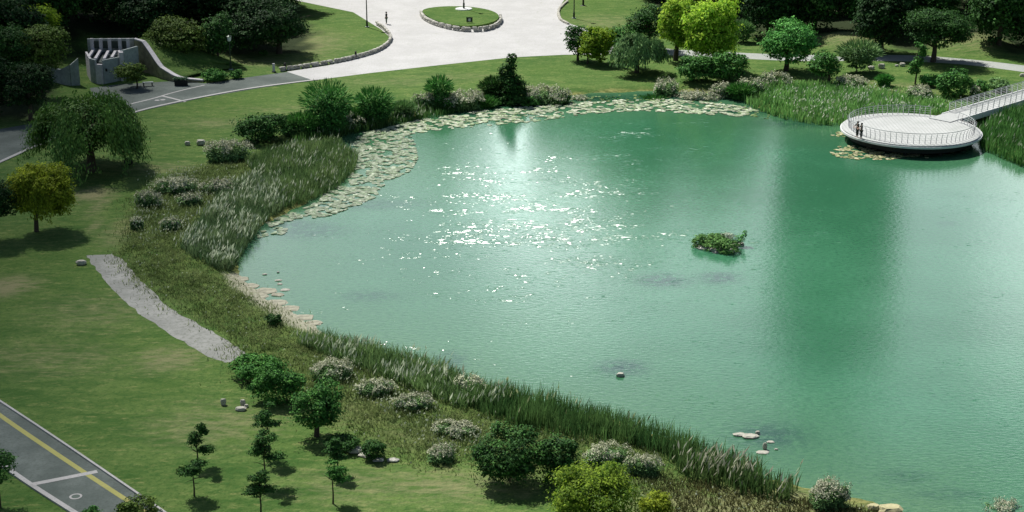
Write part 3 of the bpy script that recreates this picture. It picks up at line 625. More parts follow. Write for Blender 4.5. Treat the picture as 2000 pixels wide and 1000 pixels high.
# ---- floating lily pads: a mat nobody could count
def lilies(name, label, polys, n, seed, size=(.2, .46), hole=.1, cols=((.16, .24, .12), (.43, .47, .36))):
    r = np.random.default_rng(seed); V = []; Fc = []; cols_ = []
    for poly, k in polys:
        p = scatter(poly, k, r, 0); h = wig(p[:, 0], p[:, 1], .9, seed) + .6*wig(p[:, 0], p[:, 1], 2.3, seed+1); hf = np.sin(p[:, 0]*3.1 + 1.5*np.sin(p[:, 1]*2.3)) + np.sin(p[:, 1]*4.3 + 2*np.sin(p[:, 0]*1.9)); p = p[(h > hole - .9) & (hf > -.55)]
        sdp = sdist(p[:, 0], p[:, 1], PONDW); p = p[sdp < -.1]; m_ = len(p); q_ = r.uniform(*size, m_); a0 = r.uniform(0, 6.28, m_); z = .012 + r.random(m_)*.03; tl = r.normal(0, .07, (m_, 2))
        K = 8; a = a0[:, None] + .25 + np.arange(K)[None]*(2*math.pi - .5)/(K-1)
        dx = np.cos(a)*q_[:, None]*.5; dy = np.sin(a)*q_[:, None]*.5
        X_ = np.stack([p[:, :1] + dx, p[:, 1:] + dy, z[:, None] + dx*tl[:, :1] + dy*tl[:, 1:] + .02], -1)
        V.append(X_.reshape(-1, 3)); Fc.append(K); cols_.append(colours(r, m_, *cols, .22))
    V = np.concatenate(V); n_ = len(V)//8; me = npmesh(name, V, np.arange(n_*8).reshape(n_, 8), np.concatenate(cols_))
    o = link(name, me, M['lily']); setp(o, label, 'lily pads', kind='stuff')
M['lily'] = folmat('lily', .1, .32)
lilies('lily_pads', 'pale lily pads matting the left end of the pond', [([(700,262),(760,252),(800,258),(808,278),(815,310),(800,335),(760,352),(740,370),(700,378),(680,352),(690,325),(690,290)], 5600),
    ([(640,365),(740,365),(735,385),(690,405),(640,422),(560,432),(530,445),(520,432),(560,420),(600,405),(625,392)], 2500), ([(500,455),(560,440),(560,455),(510,470)], 60)], 1, 21)
lilies('lily_pads', 'long strip of pale lily pads along the far shore', [([(700,262),(830,232),(950,215),(1050,208),(1150,200),(1260,193),(1350,196),(1420,205),(1500,215),(1440,228),(1350,222),(1250,216),(1150,222),(1040,238),(900,250),(800,262)], 6600)], 1, 22, hole=.45, size=(.24, .55), cols=((.22, .32, .15), (.58, .60, .48)))
lilies('lily_pads', 'green lily pads and dark gaps close under the far shore', [([(1060,198),(1160,188),(1300,184),(1430,190),(1500,212),(1540,232),(1480,232),(1400,205),(1250,196),(1120,203)], 420)], 1, 23, hole=.9, cols=((.12,.22,.07),(.3,.38,.16)))
lilies('lily_pads', 'brownish lily mat in the water before the round deck', [([(1622,298),(1640,286),(1680,285),(1720,296),(1800,302),(1740,312),(1660,312),(1630,305)], 620), ([(1710,296),(1780,302),(1815,304),(1810,309),(1700,303)], 160), ([(1835,300),(1890,288),(1895,292),(1840,305)], 60), ([(1618,262),(1650,256),(1650,268),(1625,266)], 60)], 1, 24, hole=-.2, cols=((.22,.27,.10),(.50,.46,.30)), size=(.2, .45))

# ------------------------------------------------------------------ trees
T = tree
T('broadleaf_tree', 'dark round tree at the corner of the plaza, leftmost of the far bank group', 'tree', (1128,118), (1097,1165), (44,112), 'dark')
T('weeping_tree', 'small yellow-green tree with a thin bare trunk and round shadow near the plaza', 'tree', (1147,125), (1128,1202), (48,118), 'lime', 'round', trunk=.11, leaf=4.8, lobes=9, droop=.4)
T('broadleaf_tree', 'shaggy green tree behind the grey-green willow', 'tree', (1215,100), (1180,1262), (45,98), 'mid')
T('willow_tree', 'grey-green willow spreading low beside the small yellow-green tree', 'tree', (1243,142), (1184,1302), (60,132), 'grey', 'willow')
T('broadleaf_tree', 'dark tree left behind the tall yellow willows', 'tree', (1265,98), (1222,1325), (6,84), 'dark')
T('willow_tree', 'tall bright yellow willow with a visible dark trunk, left of the pair', 'tree', (1319,118), (1284,1384), (-10,98), 'yellow', 'round', trunk=.28, leaf=5.4, lobes=13, droop=.5)
T('willow_tree', 'tall bright yellow willow hanging low over the dark shrubs, right of the pair', 'tree', (1392,136), (1334,1444), (-10,122), 'yellow', 'round', trunk=.28, leaf=5.4, lobes=13, droop=.5)
shrub('dark leafy shrub under the yellow willows on the left side', (1360,158), (1320,1400), (106,158), 'mid', leaf=5)
shrub('dark leafy shrub under the yellow willows on the right side', (1425,158), (1380,1462), (98,156), 'mid', leaf=5)
T('broadleaf_tree', 'bright green broad tree standing in front of the dark wood', 'tree', (1535,138), (1478,1602), (34,132), 'bright', 'round', leaf=5)
T('broadleaf_tree', 'small dark green tree on the reed edge right of the bright broad tree', 'tree', (1618,163), (1575,1643), (96,156), 'mid', leaf=4.5)
T('feathery_tree', 'olive feathery bush-like tree with thin branches by the far path', 'tree', (1672,142), (1636,1716), (82,140), 'grey', 'feather', trunk=.06)
T('broadleaf_tree', 'big dark umbrella-shaped tree with a bare trunk beside the far path', 'tree', (1822,121), (1750,1906), (10,98), 'dark', trunk=.3)
T('slim_tree', 'slim young green tree in front of the big dark umbrella-shaped tree', 'tree', (1787,164), (1770,1812), (72,150), 'mid', 'tier', dens=5)
shrub('large round dark green bush near the start of the footbridge', (1862,188), (1828,1898), (130,190), 'mid', leaf=4.6)
shrub('small light green bush left of the large round bush', (1818,168), (1795,1842), (142,170), 'bright')
shrub('small dark bush right of the large round bush', (1914,184), (1893,1932), (156,184), 'mid')
shrub('grey-green bush beside the footbridge railing', (1950,178), (1928,1972), (150,178), 'grey')
shrub('small bright green bush alone on the far reed slope', (1726,168), (1712,1742), (148,168), 'bright', shape='feather')
T('feathery_tree', 'pale feathery shrub-tree by the gap right of the yellow willows', 'tree', (1452,82), (1430,1470), (44,84), 'grey', 'feather', trunk=.06)
# left side
T('willow_tree', 'big dark willow on the lawn beside the road at the left', 'tree', (178,335), (55,283), (164,338), 'willow', 'willow', trunk=.4, leaf=4.6)
T('broadleaf_tree', 'golden yellow tree on the lawn at the left edge', 'tree', (71,452), (20,153), (310,432), 'gold', 'round', trunk=.17, leaf=4.6, lobes=12, droop=.4)
T('broadleaf_tree', 'dark tree cut by the left edge beside the golden tree', 'tree', (-15,470), (-90,46), (335,440), 'darker')
T('broadleaf_tree', 'small flat-topped tree in the paved court of the concrete pavilion', 'tree', (268,173), (218,292), (118,162), 'olive', trunk=.1)
T('broadleaf_tree', 'large dark tree above the raised lawn, right end of the left wood', 'tree', (545,104), (440,612), (-12,98), 'darker', leaf=4.6)
T('broadleaf_tree', 'olive green tree by the road in front of the left wood', 'tree', (372,128), (285,412), (24,122), 'olive', leaf=4.6)
T('broadleaf_tree', 'dark green tree right of the olive tree before the left wood', 'tree', (425,124), (385,462), (22,120), 'dark', leaf=4.6)
T('broadleaf_tree', 'yellowish green tree standing out of the wood at the far left', 'tree', (80,130), (30,130), (6,84), 'lime', leaf=4.6)
T('broadleaf_tree', 'dark green tree left of the concrete pavilion', 'tree', (85,190), (30,150), (42,150), 'olive', leaf=4.6)
T('broadleaf_tree', 'dark green tree at the left edge above the road', 'tree', (5,200), (-60,70), (40,190), 'dark', leaf=4.6)
T('broadleaf_tree', 'black-green tree low beside the concrete screen wall', 'tree', (60,235), (0,112), (115,215), 'darker', leaf=4.6)
shrub('small round bush by the road under the left wood, leftmost of three', (368,140), (352,386), (126,140), 'dark')
shrub('wide low bush by the road under the left wood, middle of three', (420,157), (394,448), (134,158), 'mid')
shrub('small bush at the foot of the lamp post by the road, rightmost of three', (462,153), (448,476), (134,153), 'mid')
shrub('small dark bush at the edge of the big tree shadow on the raised lawn', (514,107), (505,524), (97,107), 'dark')
# far bank shrubs
shrub('dark green wide shrub at the left end of the far shore line', (515,275), (460,566), (216,276), 'dark', leaf=5)
shrub('tall feathery green shrub on the far bank above the lily mat', (640,255), (592,692), (164,256), 'feather', shape='feather', leaf=4.6)
shrub('spiky green shrub right of the tall feathery shrub', (730,237), (694,768), (174,238), 'feather', shape='feather', leaf=4.4)
shrub('thin spiky shrub with upright shoots on the far bank', (855,208), (834,884), (152,208), 'feather', shape='feather', leaf=4)
shrub('low dark shrub between the two feathery shrubs', (590,262), (560,622), (222,264), 'mid', shape='feather')
T('conifer_tree', 'dark pointed tree on the middle of the far bank', 'tree', (1000,196), (962,1034), (102,196), 'dark', 'cone', leaf=4.6)
shrub('dark branchy shrub leaning left from the pointed tree', (972,192), (938,992), (152,192), 'dark', shape='feather')
shrub('low dark shrub hanging over the far shore below the willow shadow', (1235,184), (1160,1300), (162,186), 'mid')
for (lab, ft, xr, yr, kd, shp) in [('low grey-green shrub between the dark shrub and the tall feathery shrub', (578,262), (545,604), (230,266), 'grey', 'feather'), ('low mixed shrub in front of the spiky green shrub', (690,246), (664,712), (212,248), 'mid', 'feather'),
    ('small green shrub left of the thin spiky shrub on the far bank', (790,226), (766,812), (196,226), 'grey', 'feather'), ('low dark shrub under the thin spiky shrub', (872,210), (848,898), (182,212), 'mid', 'round'), ('low green shrub between the pale shrub and the pointed tree', (950,204), (924,972), (180,206), 'mid', 'feather'),
    ('dark low shrub at the foot of the pointed tree on its right', (1035,198), (1012,1060), (168,200), 'mid', 'round'), ('green shrub hanging over the far shore right of the pointed tree', (1092,194), (1070,1116), (160,194), 'dark', 'round'),
    ('low bush right at the far water edge under the small yellow tree', (1178,188), (1154,1204), (172,190), 'mid', 'feather'), ('low bush at the far water edge under the grey-green willow', (1275,184), (1250,1304), (164,186), 'mid', 'feather'), ('low dark bush at the far water edge under the yellow willows', (1335,186), (1308,1362), (166,188), 'dark', 'round'), ('dark bush at the far water edge beside the start of the reeds', (1448,192), (1420,1472), (164,194), 'mid', 'feather')]:
    shrub(lab, ft, xr, yr, kd, shape=shp)
# near side
shrub('dark green shrub at the end of the gravel path', (505,735), (450,560), (686,740), 'mid', leaf=5)
shrub('green hedge-like shrub between the gravel path and the round tree', (560,785), (485,605), (715,790), 'mid', leaf=5, depth=.5)
T('broadleaf_tree', 'round dark tree above the young trees on the near lawn', 'tree', (618,852), (563,672), (744,848), 'mid', leaf=5.2, trunk=.15)
shrub('small dark shrub behind the white rocks on the near lawn', (735,895), (705,756), (856,896), 'dark')
shrub('small round dark bush near the rocky shore at the left', (533,634), (518,552), (612,634), 'dark')
shrub('low dark shrub left of the white rocks', (672,878), (632,706), (846,880), 'dark')
shrub('big round dark bush on the near bank, left and larger of the pair', (995,942), (918,1072), (826,946), 'dark', leaf=5.4, depth=.8)
shrub('big round dark bush on the near bank, right and smaller of the pair', (1090,945), (1040,1134), (842,948), 'dark', leaf=5.4, depth=.8)
T('broadleaf_tree', 'yellow-green leafy tree cut by the bottom edge of the picture', 'tree', (1150,1090), (1058,1258), (888,1075), 'limed', leaf=6)
shrub('small golden shrub beside the yellow-green tree at the bottom edge', (1280,1012), (1245,1312), (956,1014), 'gold', leaf=5)
shrub('olive bush at the bottom edge covering the end of the yellow line', (270,1030), (228,314), (962,1032), 'olive', leaf=5)
shrub('small green plant on the road edge at the bottom', (178,1012), (160,196), (988,1014), 'mid')
T('broadleaf_tree', 'dark tree cut by the left edge beside the bottom road', 'tree', (-2,990), (-60,48), (868,955), 'dark', leaf=5.4, trunk=.1)
YG = 'young trees on the near lawn'
for (lab, ft, xr, yr, kd) in [('slender young tree with a pointed top, upper one of the left pair', (386,912), (363,422), (820,898), 'dark'),
    ('young tree with a low spreading crown, lower one of the left pair', (379,969), (345,424), (890,938), 'dark'),
    ('faint young tree at the back of the middle row of three', (526,893), (492,558), (784,842), 'dark'),
    ('full young tree in the middle of the middle row of three', (517,945), (487,560), (826,912), 'dark'),
    ('dense young tree at the bottom of the middle row of three', (509,1002), (474,546), (916,975), 'dark'),
    ('young tree before the white rocks, upper one of the right pair', (659,926), (628,690), (846,896), 'dark'),
    ('thin young tree with a long bare trunk, lower one of the right pair', (650,984), (622,692), (896,948), 'mid')]:
    T('young_tree', lab, 'tree', ft, xr, yr, kd, 'tier', leaf=4.2, trunk=.045, group=YG, dens=4.2)
# pale flowering shrubs
for (lab, c, w, h) in [('flat-topped pale shrub beside the two boulders on the left lawn', (443,312), 88, 44), ('pale grey shrub patch at the top of the left bank', (342,375), 84, 34), ('pale shrub below the top patch on the left bank', (372,400), 48, 26),
    ('pale shrub patch left of the plumed reeds on the left bank', (292,402), 52, 34), ('small pale shrub with a dark underside low on the left bank', (334,448), 40, 26), ('small pale shrub at the lawn edge of the left bank', (268,447), 30, 26), ('pale flower patch above the plumed reeds', (428,376), 70, 30),
    ('pale shrub below the dark shrubs at the end of the gravel path', (650,738), 86, 44), ('pale shrub second along the near bank from the gravel path', (735,770), 72, 36), ('pale shrub third along the near bank from the gravel path', (808,796), 74, 34), ('thin pale flower patch left of the big dark bushes', (890,845), 90, 30),
    ('pale shrub among the plumed reeds above the dark reed belt', (918,768), 62, 42), ('broad pale shrub right of the big dark bushes', (1186,905), 86, 48), ('pale shrub right behind the yellow-green tree', (1258,925), 66, 44), ('pale dome shrub alone at the near water edge', (1620,988), 88, 62), ('pale dome shrub cut by the bottom edge at the right', (1958,1035), 108, 68),
    ('pale shrub left of the pointed tree on the far bank', (906,208), 90, 40), ('small pale shrub left of the thin spiky shrub', (835,208), 50, 30), ('grey pale shrub under the tall feathery shrub', (660,250), 90, 36), ('pale shrub right of the pointed tree', (1062,194), 94, 44), ('small pale shrub at the shore right of the pointed tree', (1132,188), 36, 22),
    ('pale shrub under the dark leafy shrubs by the far shore', (1300,178), 56, 40), ('pale shrub at the far shore below the yellow willows', (1370,184), 84, 32), ('pale shrub at the far shore near the reeds', (1418,184), 54, 34), ('pale dome shrub above the bright reeds', (1514,168), 62, 30), ('pale shrub left of the dome shrub above the bright reeds', (1468,184), 54, 36),
    ('pale dome shrub above the bright reeds right of the small tree', (1662,170), 66, 26), ('pale shrub on the slope above the round deck', (1796,190), 60, 26), ('pale shrub next to the large round bush near the footbridge', (1903,192), 22, 26), ('pale tussock shrub at the edge of the near lawn', (862,900), 60, 38)]:
    flowering(lab, c, w, h, cover=.75)

# woods: copies of a few trees
def copy_tree(o, loc, rz, sc, label, group):
    c = o.copy(); C.objects.link(c); c.location = loc; c.rotation_euler = (0, 0, rz); c.scale = sc; c['label'] = label; c['group'] = group
    for ch in list(o.children): d = ch.copy(); C.objects.link(d); d.parent = c
    return c
def woodproto(kind, seed):
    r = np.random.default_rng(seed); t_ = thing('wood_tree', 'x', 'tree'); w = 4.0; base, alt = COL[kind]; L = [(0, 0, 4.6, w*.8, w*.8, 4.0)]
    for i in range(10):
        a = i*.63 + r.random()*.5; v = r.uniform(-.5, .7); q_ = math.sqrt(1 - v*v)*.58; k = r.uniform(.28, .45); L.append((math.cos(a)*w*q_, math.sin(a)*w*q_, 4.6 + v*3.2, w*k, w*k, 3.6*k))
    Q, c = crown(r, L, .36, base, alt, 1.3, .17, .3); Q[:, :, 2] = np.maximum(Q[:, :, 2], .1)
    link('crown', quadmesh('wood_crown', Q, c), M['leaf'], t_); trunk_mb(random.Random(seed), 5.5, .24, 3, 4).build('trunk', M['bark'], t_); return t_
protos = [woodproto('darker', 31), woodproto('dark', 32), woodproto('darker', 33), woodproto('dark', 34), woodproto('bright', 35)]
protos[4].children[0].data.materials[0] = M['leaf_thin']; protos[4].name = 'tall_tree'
used_p = set(); rw = random.Random(5)
def wood(px, py, w_px, label, group, sc=1.0, k=None):
    k = rw.randrange(4) if k is None else k; x, y, z = at(px, py); f = w_px*1.35*mpp(px, py)/8.0; s = (f, f, f*sc*rw.uniform(.9, 1.15)); a = rw.uniform(0, 6.28)
    if k not in used_p:
        used_p.add(k); o = protos[k]; o.location = (x, y, z); o.scale = s; o.rotation_euler = (0, 0, a); o['label'] = label; o['group'] = group; return
    copy_tree(protos[k], (x, y, z), a, s, label, group)
FR = {(1500,70): 'dark wood tree directly behind the bright green broad tree', (1722,100): 'dark low wood tree left of the big umbrella-shaped tree', (1950,96): 'dark wood tree on the grass hump near the right edge', (2010,92): 'dark wood tree cut by the right edge behind the path', (1470,30): 'dark wood tree right of the yellow willows at the top',
      (1590,60): 'dark wood tree rising right of the bright green broad tree', (1640,28): 'dark wood tree behind the left grass hump', (1735,50): 'dark wood tree above the gap left of the umbrella-shaped tree', (1935,45): 'dark wood tree between the umbrella-shaped tree and the right edge', (300,95): 'dark wood tree behind the top of the retaining wall',
      (255,82): 'dark wood tree right behind the pavilion fins', (205,80): 'dark wood tree behind the left part of the pavilion', (150,70): 'dark wood tree behind the gap left of the pavilion', (500,50): 'dark wood tree above the raised lawn shadow', (555,20): 'dark wood tree at the top edge beside the raised lawn', (-30,230): 'dark tree at the left edge just above the road'}
LR = 'dark tree crowded in the shadowy wood at the top right'; GRt = 'trees of the dark wood at the top right'
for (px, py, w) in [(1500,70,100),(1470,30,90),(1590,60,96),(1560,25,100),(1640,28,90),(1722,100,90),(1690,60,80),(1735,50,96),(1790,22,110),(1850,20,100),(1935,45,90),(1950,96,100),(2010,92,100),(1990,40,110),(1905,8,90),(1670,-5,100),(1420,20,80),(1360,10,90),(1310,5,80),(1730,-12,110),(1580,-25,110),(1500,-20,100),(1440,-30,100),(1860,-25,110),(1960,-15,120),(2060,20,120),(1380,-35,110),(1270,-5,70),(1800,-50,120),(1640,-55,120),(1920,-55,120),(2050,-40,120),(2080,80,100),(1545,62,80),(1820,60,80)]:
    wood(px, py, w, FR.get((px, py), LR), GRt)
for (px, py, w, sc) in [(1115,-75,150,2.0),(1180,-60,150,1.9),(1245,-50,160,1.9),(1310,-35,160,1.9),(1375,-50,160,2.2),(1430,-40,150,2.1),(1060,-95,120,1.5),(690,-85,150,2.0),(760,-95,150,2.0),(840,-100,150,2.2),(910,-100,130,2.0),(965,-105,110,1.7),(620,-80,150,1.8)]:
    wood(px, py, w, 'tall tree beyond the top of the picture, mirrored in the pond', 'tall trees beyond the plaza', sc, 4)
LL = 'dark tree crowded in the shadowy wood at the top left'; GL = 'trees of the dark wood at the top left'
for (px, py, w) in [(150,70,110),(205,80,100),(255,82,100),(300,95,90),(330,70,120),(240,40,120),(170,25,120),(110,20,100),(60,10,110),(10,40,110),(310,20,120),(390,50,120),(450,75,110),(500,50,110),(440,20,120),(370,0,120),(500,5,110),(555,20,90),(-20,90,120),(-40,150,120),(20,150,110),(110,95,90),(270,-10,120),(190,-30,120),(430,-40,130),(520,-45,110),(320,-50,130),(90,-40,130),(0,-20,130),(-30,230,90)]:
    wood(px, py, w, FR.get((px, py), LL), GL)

# ------------------------------------------------------------------ walls, pavilion
def stone_wall(label, pts, h, mt, seed=1, size=.55, group=None, hend=None):
    P_ = np.array([atz(*p) for p in densify(pts, 8)]); seg = np.linalg.norm(np.diff(P_, axis=0), axis=1); L = np.concatenate([[0], np.cumsum(seg)]); r = random.Random(seed); mb = MB(); c0 = P_[0]
    for row in range(2):
        t_ = r.random()*.3
        while t_ < L[-1]:
            x = np.interp(t_, L, P_[:, 0]); y = np.interp(t_, L, P_[:, 1]); x2 = np.interp(min(L[-1], t_+.1), L, P_[:, 0]); y2 = np.interp(min(L[-1], t_+.1), L, P_[:, 1]); l = size*r.uniform(.6, 1.5)
            hh = h if hend is None else h + (hend - h)*t_/L[-1]
            mb.rock((x - c0[0], y - c0[1], hh*(.25 + .5*row)), (l*1.1, .42*r.uniform(.8, 1.2), hh*.56*r.uniform(.85, 1.2)), r.randrange(9999), rz=math.atan2(y2-y, x2-x)); t_ += l
    o = mb.build('stone_wall', mt, None, (c0[0], c0[1], LZ)); setp(o, label, 'stone wall', group); return o
stone_wall('rough stone wall curving round the raised lawn by the plaza', [(552,139),(620,129),(680,118),(730,104),(755,90),(763,76),(752,60),(735,48)], .55, M['stone'], 3, .7)
stone_wall('rough stone wall of the oval island in the plaza', [(822,30),(830,40),(850,50),(880,58),(910,62),(945,61),(968,54),(978,44),(977,36)], .7, M['stone'], 4, .8)
stone_wall('pale stone edging round the lawn right of the plaza', [(1108,4),(1092,20),(1094,38),(1110,48)], .3, M['stone_pale'], 5)
# island lawn
isl = smooth_poly(np.array([atz(*p) for p in [(822,29),(832,22),(870,18),(920,19),(960,26),(976,36),(972,46),(945,55),(910,58),(875,54),(845,45)]]), 2)
o = MB().prism([tuple(p) for p in isl], LZ - .1, LZ + .5).build('island_lawn', M['ground']); setp(o, kind='structure')
# lamp posts
def lamp(label, px, py, h=6.0, group='lamp posts', base=False, arm=0):
    x, y, z = at(px, py); z = z + (.5 if base else 0); t_ = thing('lamp_post', label, 'lamp post', (x, y, z), 0, group)
    MB().tube([(0, 0, 0), (0, 0, .9), (0, 0, .95), (0, 0, h)], [.15, .14, .09, .06], 10).build('post', M['metal_dark'], t_)
    hd = MB().tube([(0, 0, h), (0, 0, h+.06), (0, 0, h+.5), (0, 0, h+.58)], [.1, .2, .26, .28], 12).build('lantern', M['white_paint'], t_)
    MB().tube([(0, 0, h+.58), (0, 0, h+.62), (0, 0, h+.8)], [.36, .36, .05], 12).build('cap', M['metal_dark'], hd)
    MB().tube([(0, 0, 0), (0, 0, .1)], [.3 if not base else 1.3, .3 if not base else 1.25], 20).build('base', M['white_paint'] if base else M['concrete'], t_)
lamp('dark lamp post on the raised lawn at the plaza edge', 717, 53); lamp('lamp post on a round pale base on the oval island', 906, 24, base=True); lamp('dark lamp post on the lawn right of the plaza', 1121, 36); lamp('thin lamp post among the bushes below the left wood', 451, 136, h=3.6)
# small furniture
x, y, z = at(535, 141); t_ = thing('marker_post', 'pale upright marker slab on the grass beside the road', 'marker post', (x, y, z)); MB().box((0, 0, .55), (.32, .2, 1.1), taper=.92).build('slab', M['concrete_light'], t_); MB().box((0, 0, .05), (.5, .35, .12)).build('foot', M['metal_dark'], t_)
for (px, py, lab) in [(557, 137, 'black bollard at the start of the curved stone wall'), (695, 114, 'black bollard in front of the curved stone wall')]:
    x, y, z = at(px, py); t_ = thing('bollard', lab, 'bollard', (x, y, z), 0, 'black bollards'); MB().tube([(0, 0, 0), (0, 0, .9), (0, 0, .95)], [.14, .13, .06], 10).build('post', M['black'], t_); MB().tube([(0, 0, 0), (0, 0, .06)], [.2, .2], 10).build('base', M['metal_dark'], t_)
x, y, z = at(1139, 11); t_ = thing('bollard', 'black stub at the top edge beside the lawn lamp post', 'bollard', (x, y, z), 0, 'black bollards'); MB().tube([(0, 0, 0), (0, 0, 1.2), (0, 0, 1.25)], [.16, .14, .06], 10).build('post', M['black'], t_); MB().tube([(0, 0, 0), (0, 0, .1)], [.5, .1], 10).build('base', M['black'], t_)
x, y, z = at(917, 51); t_ = thing('sign_board', 'small dark green sign with a pale panel on the oval island', 'sign', (x, y, z + .5)); MB().box((0, 0, .45), (.9, .08, .7)).build('board', M['metal_dark'], t_)
MB().box((0, -.05, .42), (.34, .02, .36)).build('panel', M['white_paint'], t_); MB().box((-.35, .02, .1), (.06, .06, .2)).box((.35, .02, .1), (.06, .06, .2)).build('leg', M['metal_dark'], t_)
x, y, z = at(354, 167); t_ = thing('planter', 'black rectangular planter of leafy plants on the pavilion court', 'planter', (x, y, z)); MB().box((0, 0, .32), (1.5, .6, .64)).box((0, 0, .67), (1.58, .68, .06)).build('box', M['black'], t_)
r = np.random.default_rng(3); Q, c = crown(r, [(dx, 0, .85, .35, .28, .25) for dx in (-.5, 0, .5)], .16, (.06, .15, .06), (.2, .32, .18), 1.4, .3); link('foliage', quadmesh('planter_foliage', Q, c), M['leaf'], t_)
x, y, z = at(289, 168); t_ = thing('bench', 'small dark bench beside the flat-topped court tree', 'bench', (x, y, z), .3); MB().box((0, 0, .45), (1.3, .45, .08)).build('seat', M['concrete'], t_)
for s_ in (-.5, .5): MB().box((s_, 0, .2), (.12, .4, .41)).build('leg', M['black'], t_)

# the pavilion
def P2(px, py): return np.array(atz(px, py))
pv = thing('concrete_pavilion', 'grey concrete pavilion with roof beams and pale fins before the left wood', 'building', (*atz(205, 160), LZ)); o2 = np.array(atz(205, 160))
def wallseg(a, b_, h0, h1, th=.25, name='wall', mt='concrete', par=None, hb=None):
    A = np.array(a) - o2; B = np.array(b_) - o2; d = (B - A)/np.linalg.norm(B - A); n = np.array([-d[1], d[0]])*th/2; hb = h1 if hb is None else hb
    V = [(*(A-n), h0), (*(B-n), h0), (*(B+n), h0), (*(A+n), h0), (*(A-n), h1), (*(B-n), hb), (*(B+n), hb), (*(A+n), h1)]
    mb = MB(); mb.V = V; mb.F = [(0, 3, 2, 1), (4, 5, 6, 7), (0, 1, 5, 4), (1, 2, 6, 5), (2, 3, 7, 6), (3, 0, 4, 7)]; return mb.build(name, M[mt], par or pv)
h1 = 2.9
fl = P2(180, 160); fm = P2(203, 164); fr = P2(240, 156); bl = P2(172, 146); bk = P2(272, 146)
wallseg(bl, fl, 0, h1, mt='concrete_light'); wallseg(fl, P2(190, 163), 0, h1, mt='concrete'); wallseg(P2(190.5, 163.2), fm, 0, h1 - .5, .4, mt='concrete_light'); wallseg(P2(203.5, 163.8), fr, 0, h1, mt='concrete'); wallseg(P2(240.5, 155.5), bk, 0, h1 + .7, mt='concrete')
wallseg(P2(238, 153), P2(241, 158), 0, h1 + .6, .5, 'fin', 'concrete_light')
# slab roof behind the beams, with an upper storey band and fins
rf_ = [tuple(np.array(p) - o2) for p in (P2(176, 149), P2(186, 158), P2(206, 161), P2(238, 153), P2(268, 145), P2(250, 138), P2(190, 138))]
MB().prism(rf_, h1 - .75, h1 - .5).build('roof', M['dark_panel'], pv)
for i, (a, b_) in enumerate([((177, 156), (187, 140)), ((190, 160), (200, 142)), ((207, 160), (215, 144)), ((222, 157), (229, 144))]):
    wallseg(P2(*a), P2(*b_), h1 - .22, h1 + .03, .32, 'roof_beam', 'concrete_light')
wallseg(P2(176, 139), P2(266, 138), 0, h1 + 1.2, .3, 'upper_wall', 'concrete')
for px in (186, 203, 220, 240, 256):
    a = P2(px, 139.6); wallseg(a - (.0, .5), a - (.0, .24), h1 - .2, h1 + 1.35, .4, 'fin', 'concrete_light')
for px in (194, 211, 229, 248):
    a = P2(px, 139.6) - (0, .19); wallseg(a - (.42, 0), a + (.42, 0), h1 + .1, h1 + 1.0, .06, 'window', 'dark_panel')
a = P2(207, 162.6); wallseg(a + (.05, -.22), a + (.35, -.2), 1.5, 1.85, .04, 'vent', 'black')
sw = thing('concrete_screen_wall', 'grey curved concrete screen wall left of the pavilion', 'wall', (*o2, LZ))
for (a, b_, ha, hb) in [((104, 158), (122, 164), 1.6, 1.8), ((122, 164), (140, 167), 1.8, 2.5), ((140, 167), (157, 166), 2.5, 3.3)]:
    wallseg(P2(*a), P2(*b_), 0, ha, .35, 'wall', 'concrete', sw, hb)
# curved retaining wall with coping
pts = densify([(268,140),(285,141),(300,146),(315,152),(335,157),(352,160),(375,160),(398,160)], 6); hs = np.interp(np.linspace(0, 1, len(pts)), [0, .14, .3, .45, .6, .8, 1], [4.1, 3.8, 2.5, 1.3, .75, .35, .15]); Pw = np.array([atz(*p) for p in pts])
Pw[:, 1] += np.linspace(0, 0, len(pts)); Tn = np.gradient(Pw, axis=0); Tn /= np.linalg.norm(Tn, axis=1)[:, None]; Nn = np.stack([-Tn[:, 1], Tn[:, 0]], 1)
rt = thing('retaining_wall', 'curved mossy retaining wall with a pale coping sloping down to the road', 'wall', (*Pw[0], LZ)); c0 = Pw[0]
def ribbon(o_in, o_out, z0, z1):
    mb = MB(); n = len(Pw)
    for i in range(n):
        a = Pw[i] + Nn[i]*o_in - c0; b_ = Pw[i] + Nn[i]*o_out - c0; mb.V += [(*a, z0(i)), (*b_, z0(i)), (*b_, z1(i)), (*a, z1(i))]
    for i in range(n-1):
        for j in range(4): mb.F.append((4*i+j, 4*i+(j+1) % 4, 4*i+4+(j+1) % 4, 4*i+4+j))
    mb.F += [(3, 2, 1, 0), (4*n-4, 4*n-3, 4*n-2, 4*n-1)]; return mb
ribbon(-.2, .25, lambda i: 0, lambda i: hs[i]).build('wall', M['stone_mossy'], rt); ribbon(-.27, .32, lambda i: hs[i] + .002, lambda i: hs[i] + .14).build('coping', M['concrete_light'], rt)
# earth bank the wall holds back
bank = MB(); n = len(Pw)
for i in range(n):
    for k_, (q_, f) in enumerate(((.24, 1.0), (3, .97), (7, .7), (12, .0))):
        p = Pw[i] + Nn[i]*q_; bank.V.append((p[0], p[1], max(LZ + max(0, hs[i] - .25*i/n)*f - .06 - .5*max(0, i/n - .5), LZ - .25 - 1.2*max(0, i/n - .45) + hills(np.array([p[0]]), np.array([p[1]]))[0])))
for i in range(n-1):
    for k_ in range(3): bank.F.append((4*i+k_, 4*i+4+k_, 4*i+5+k_, 4*i+1+k_))
o = bank.build('grass_bank', M['ground'], smooth=True); setp(o, kind='structure')

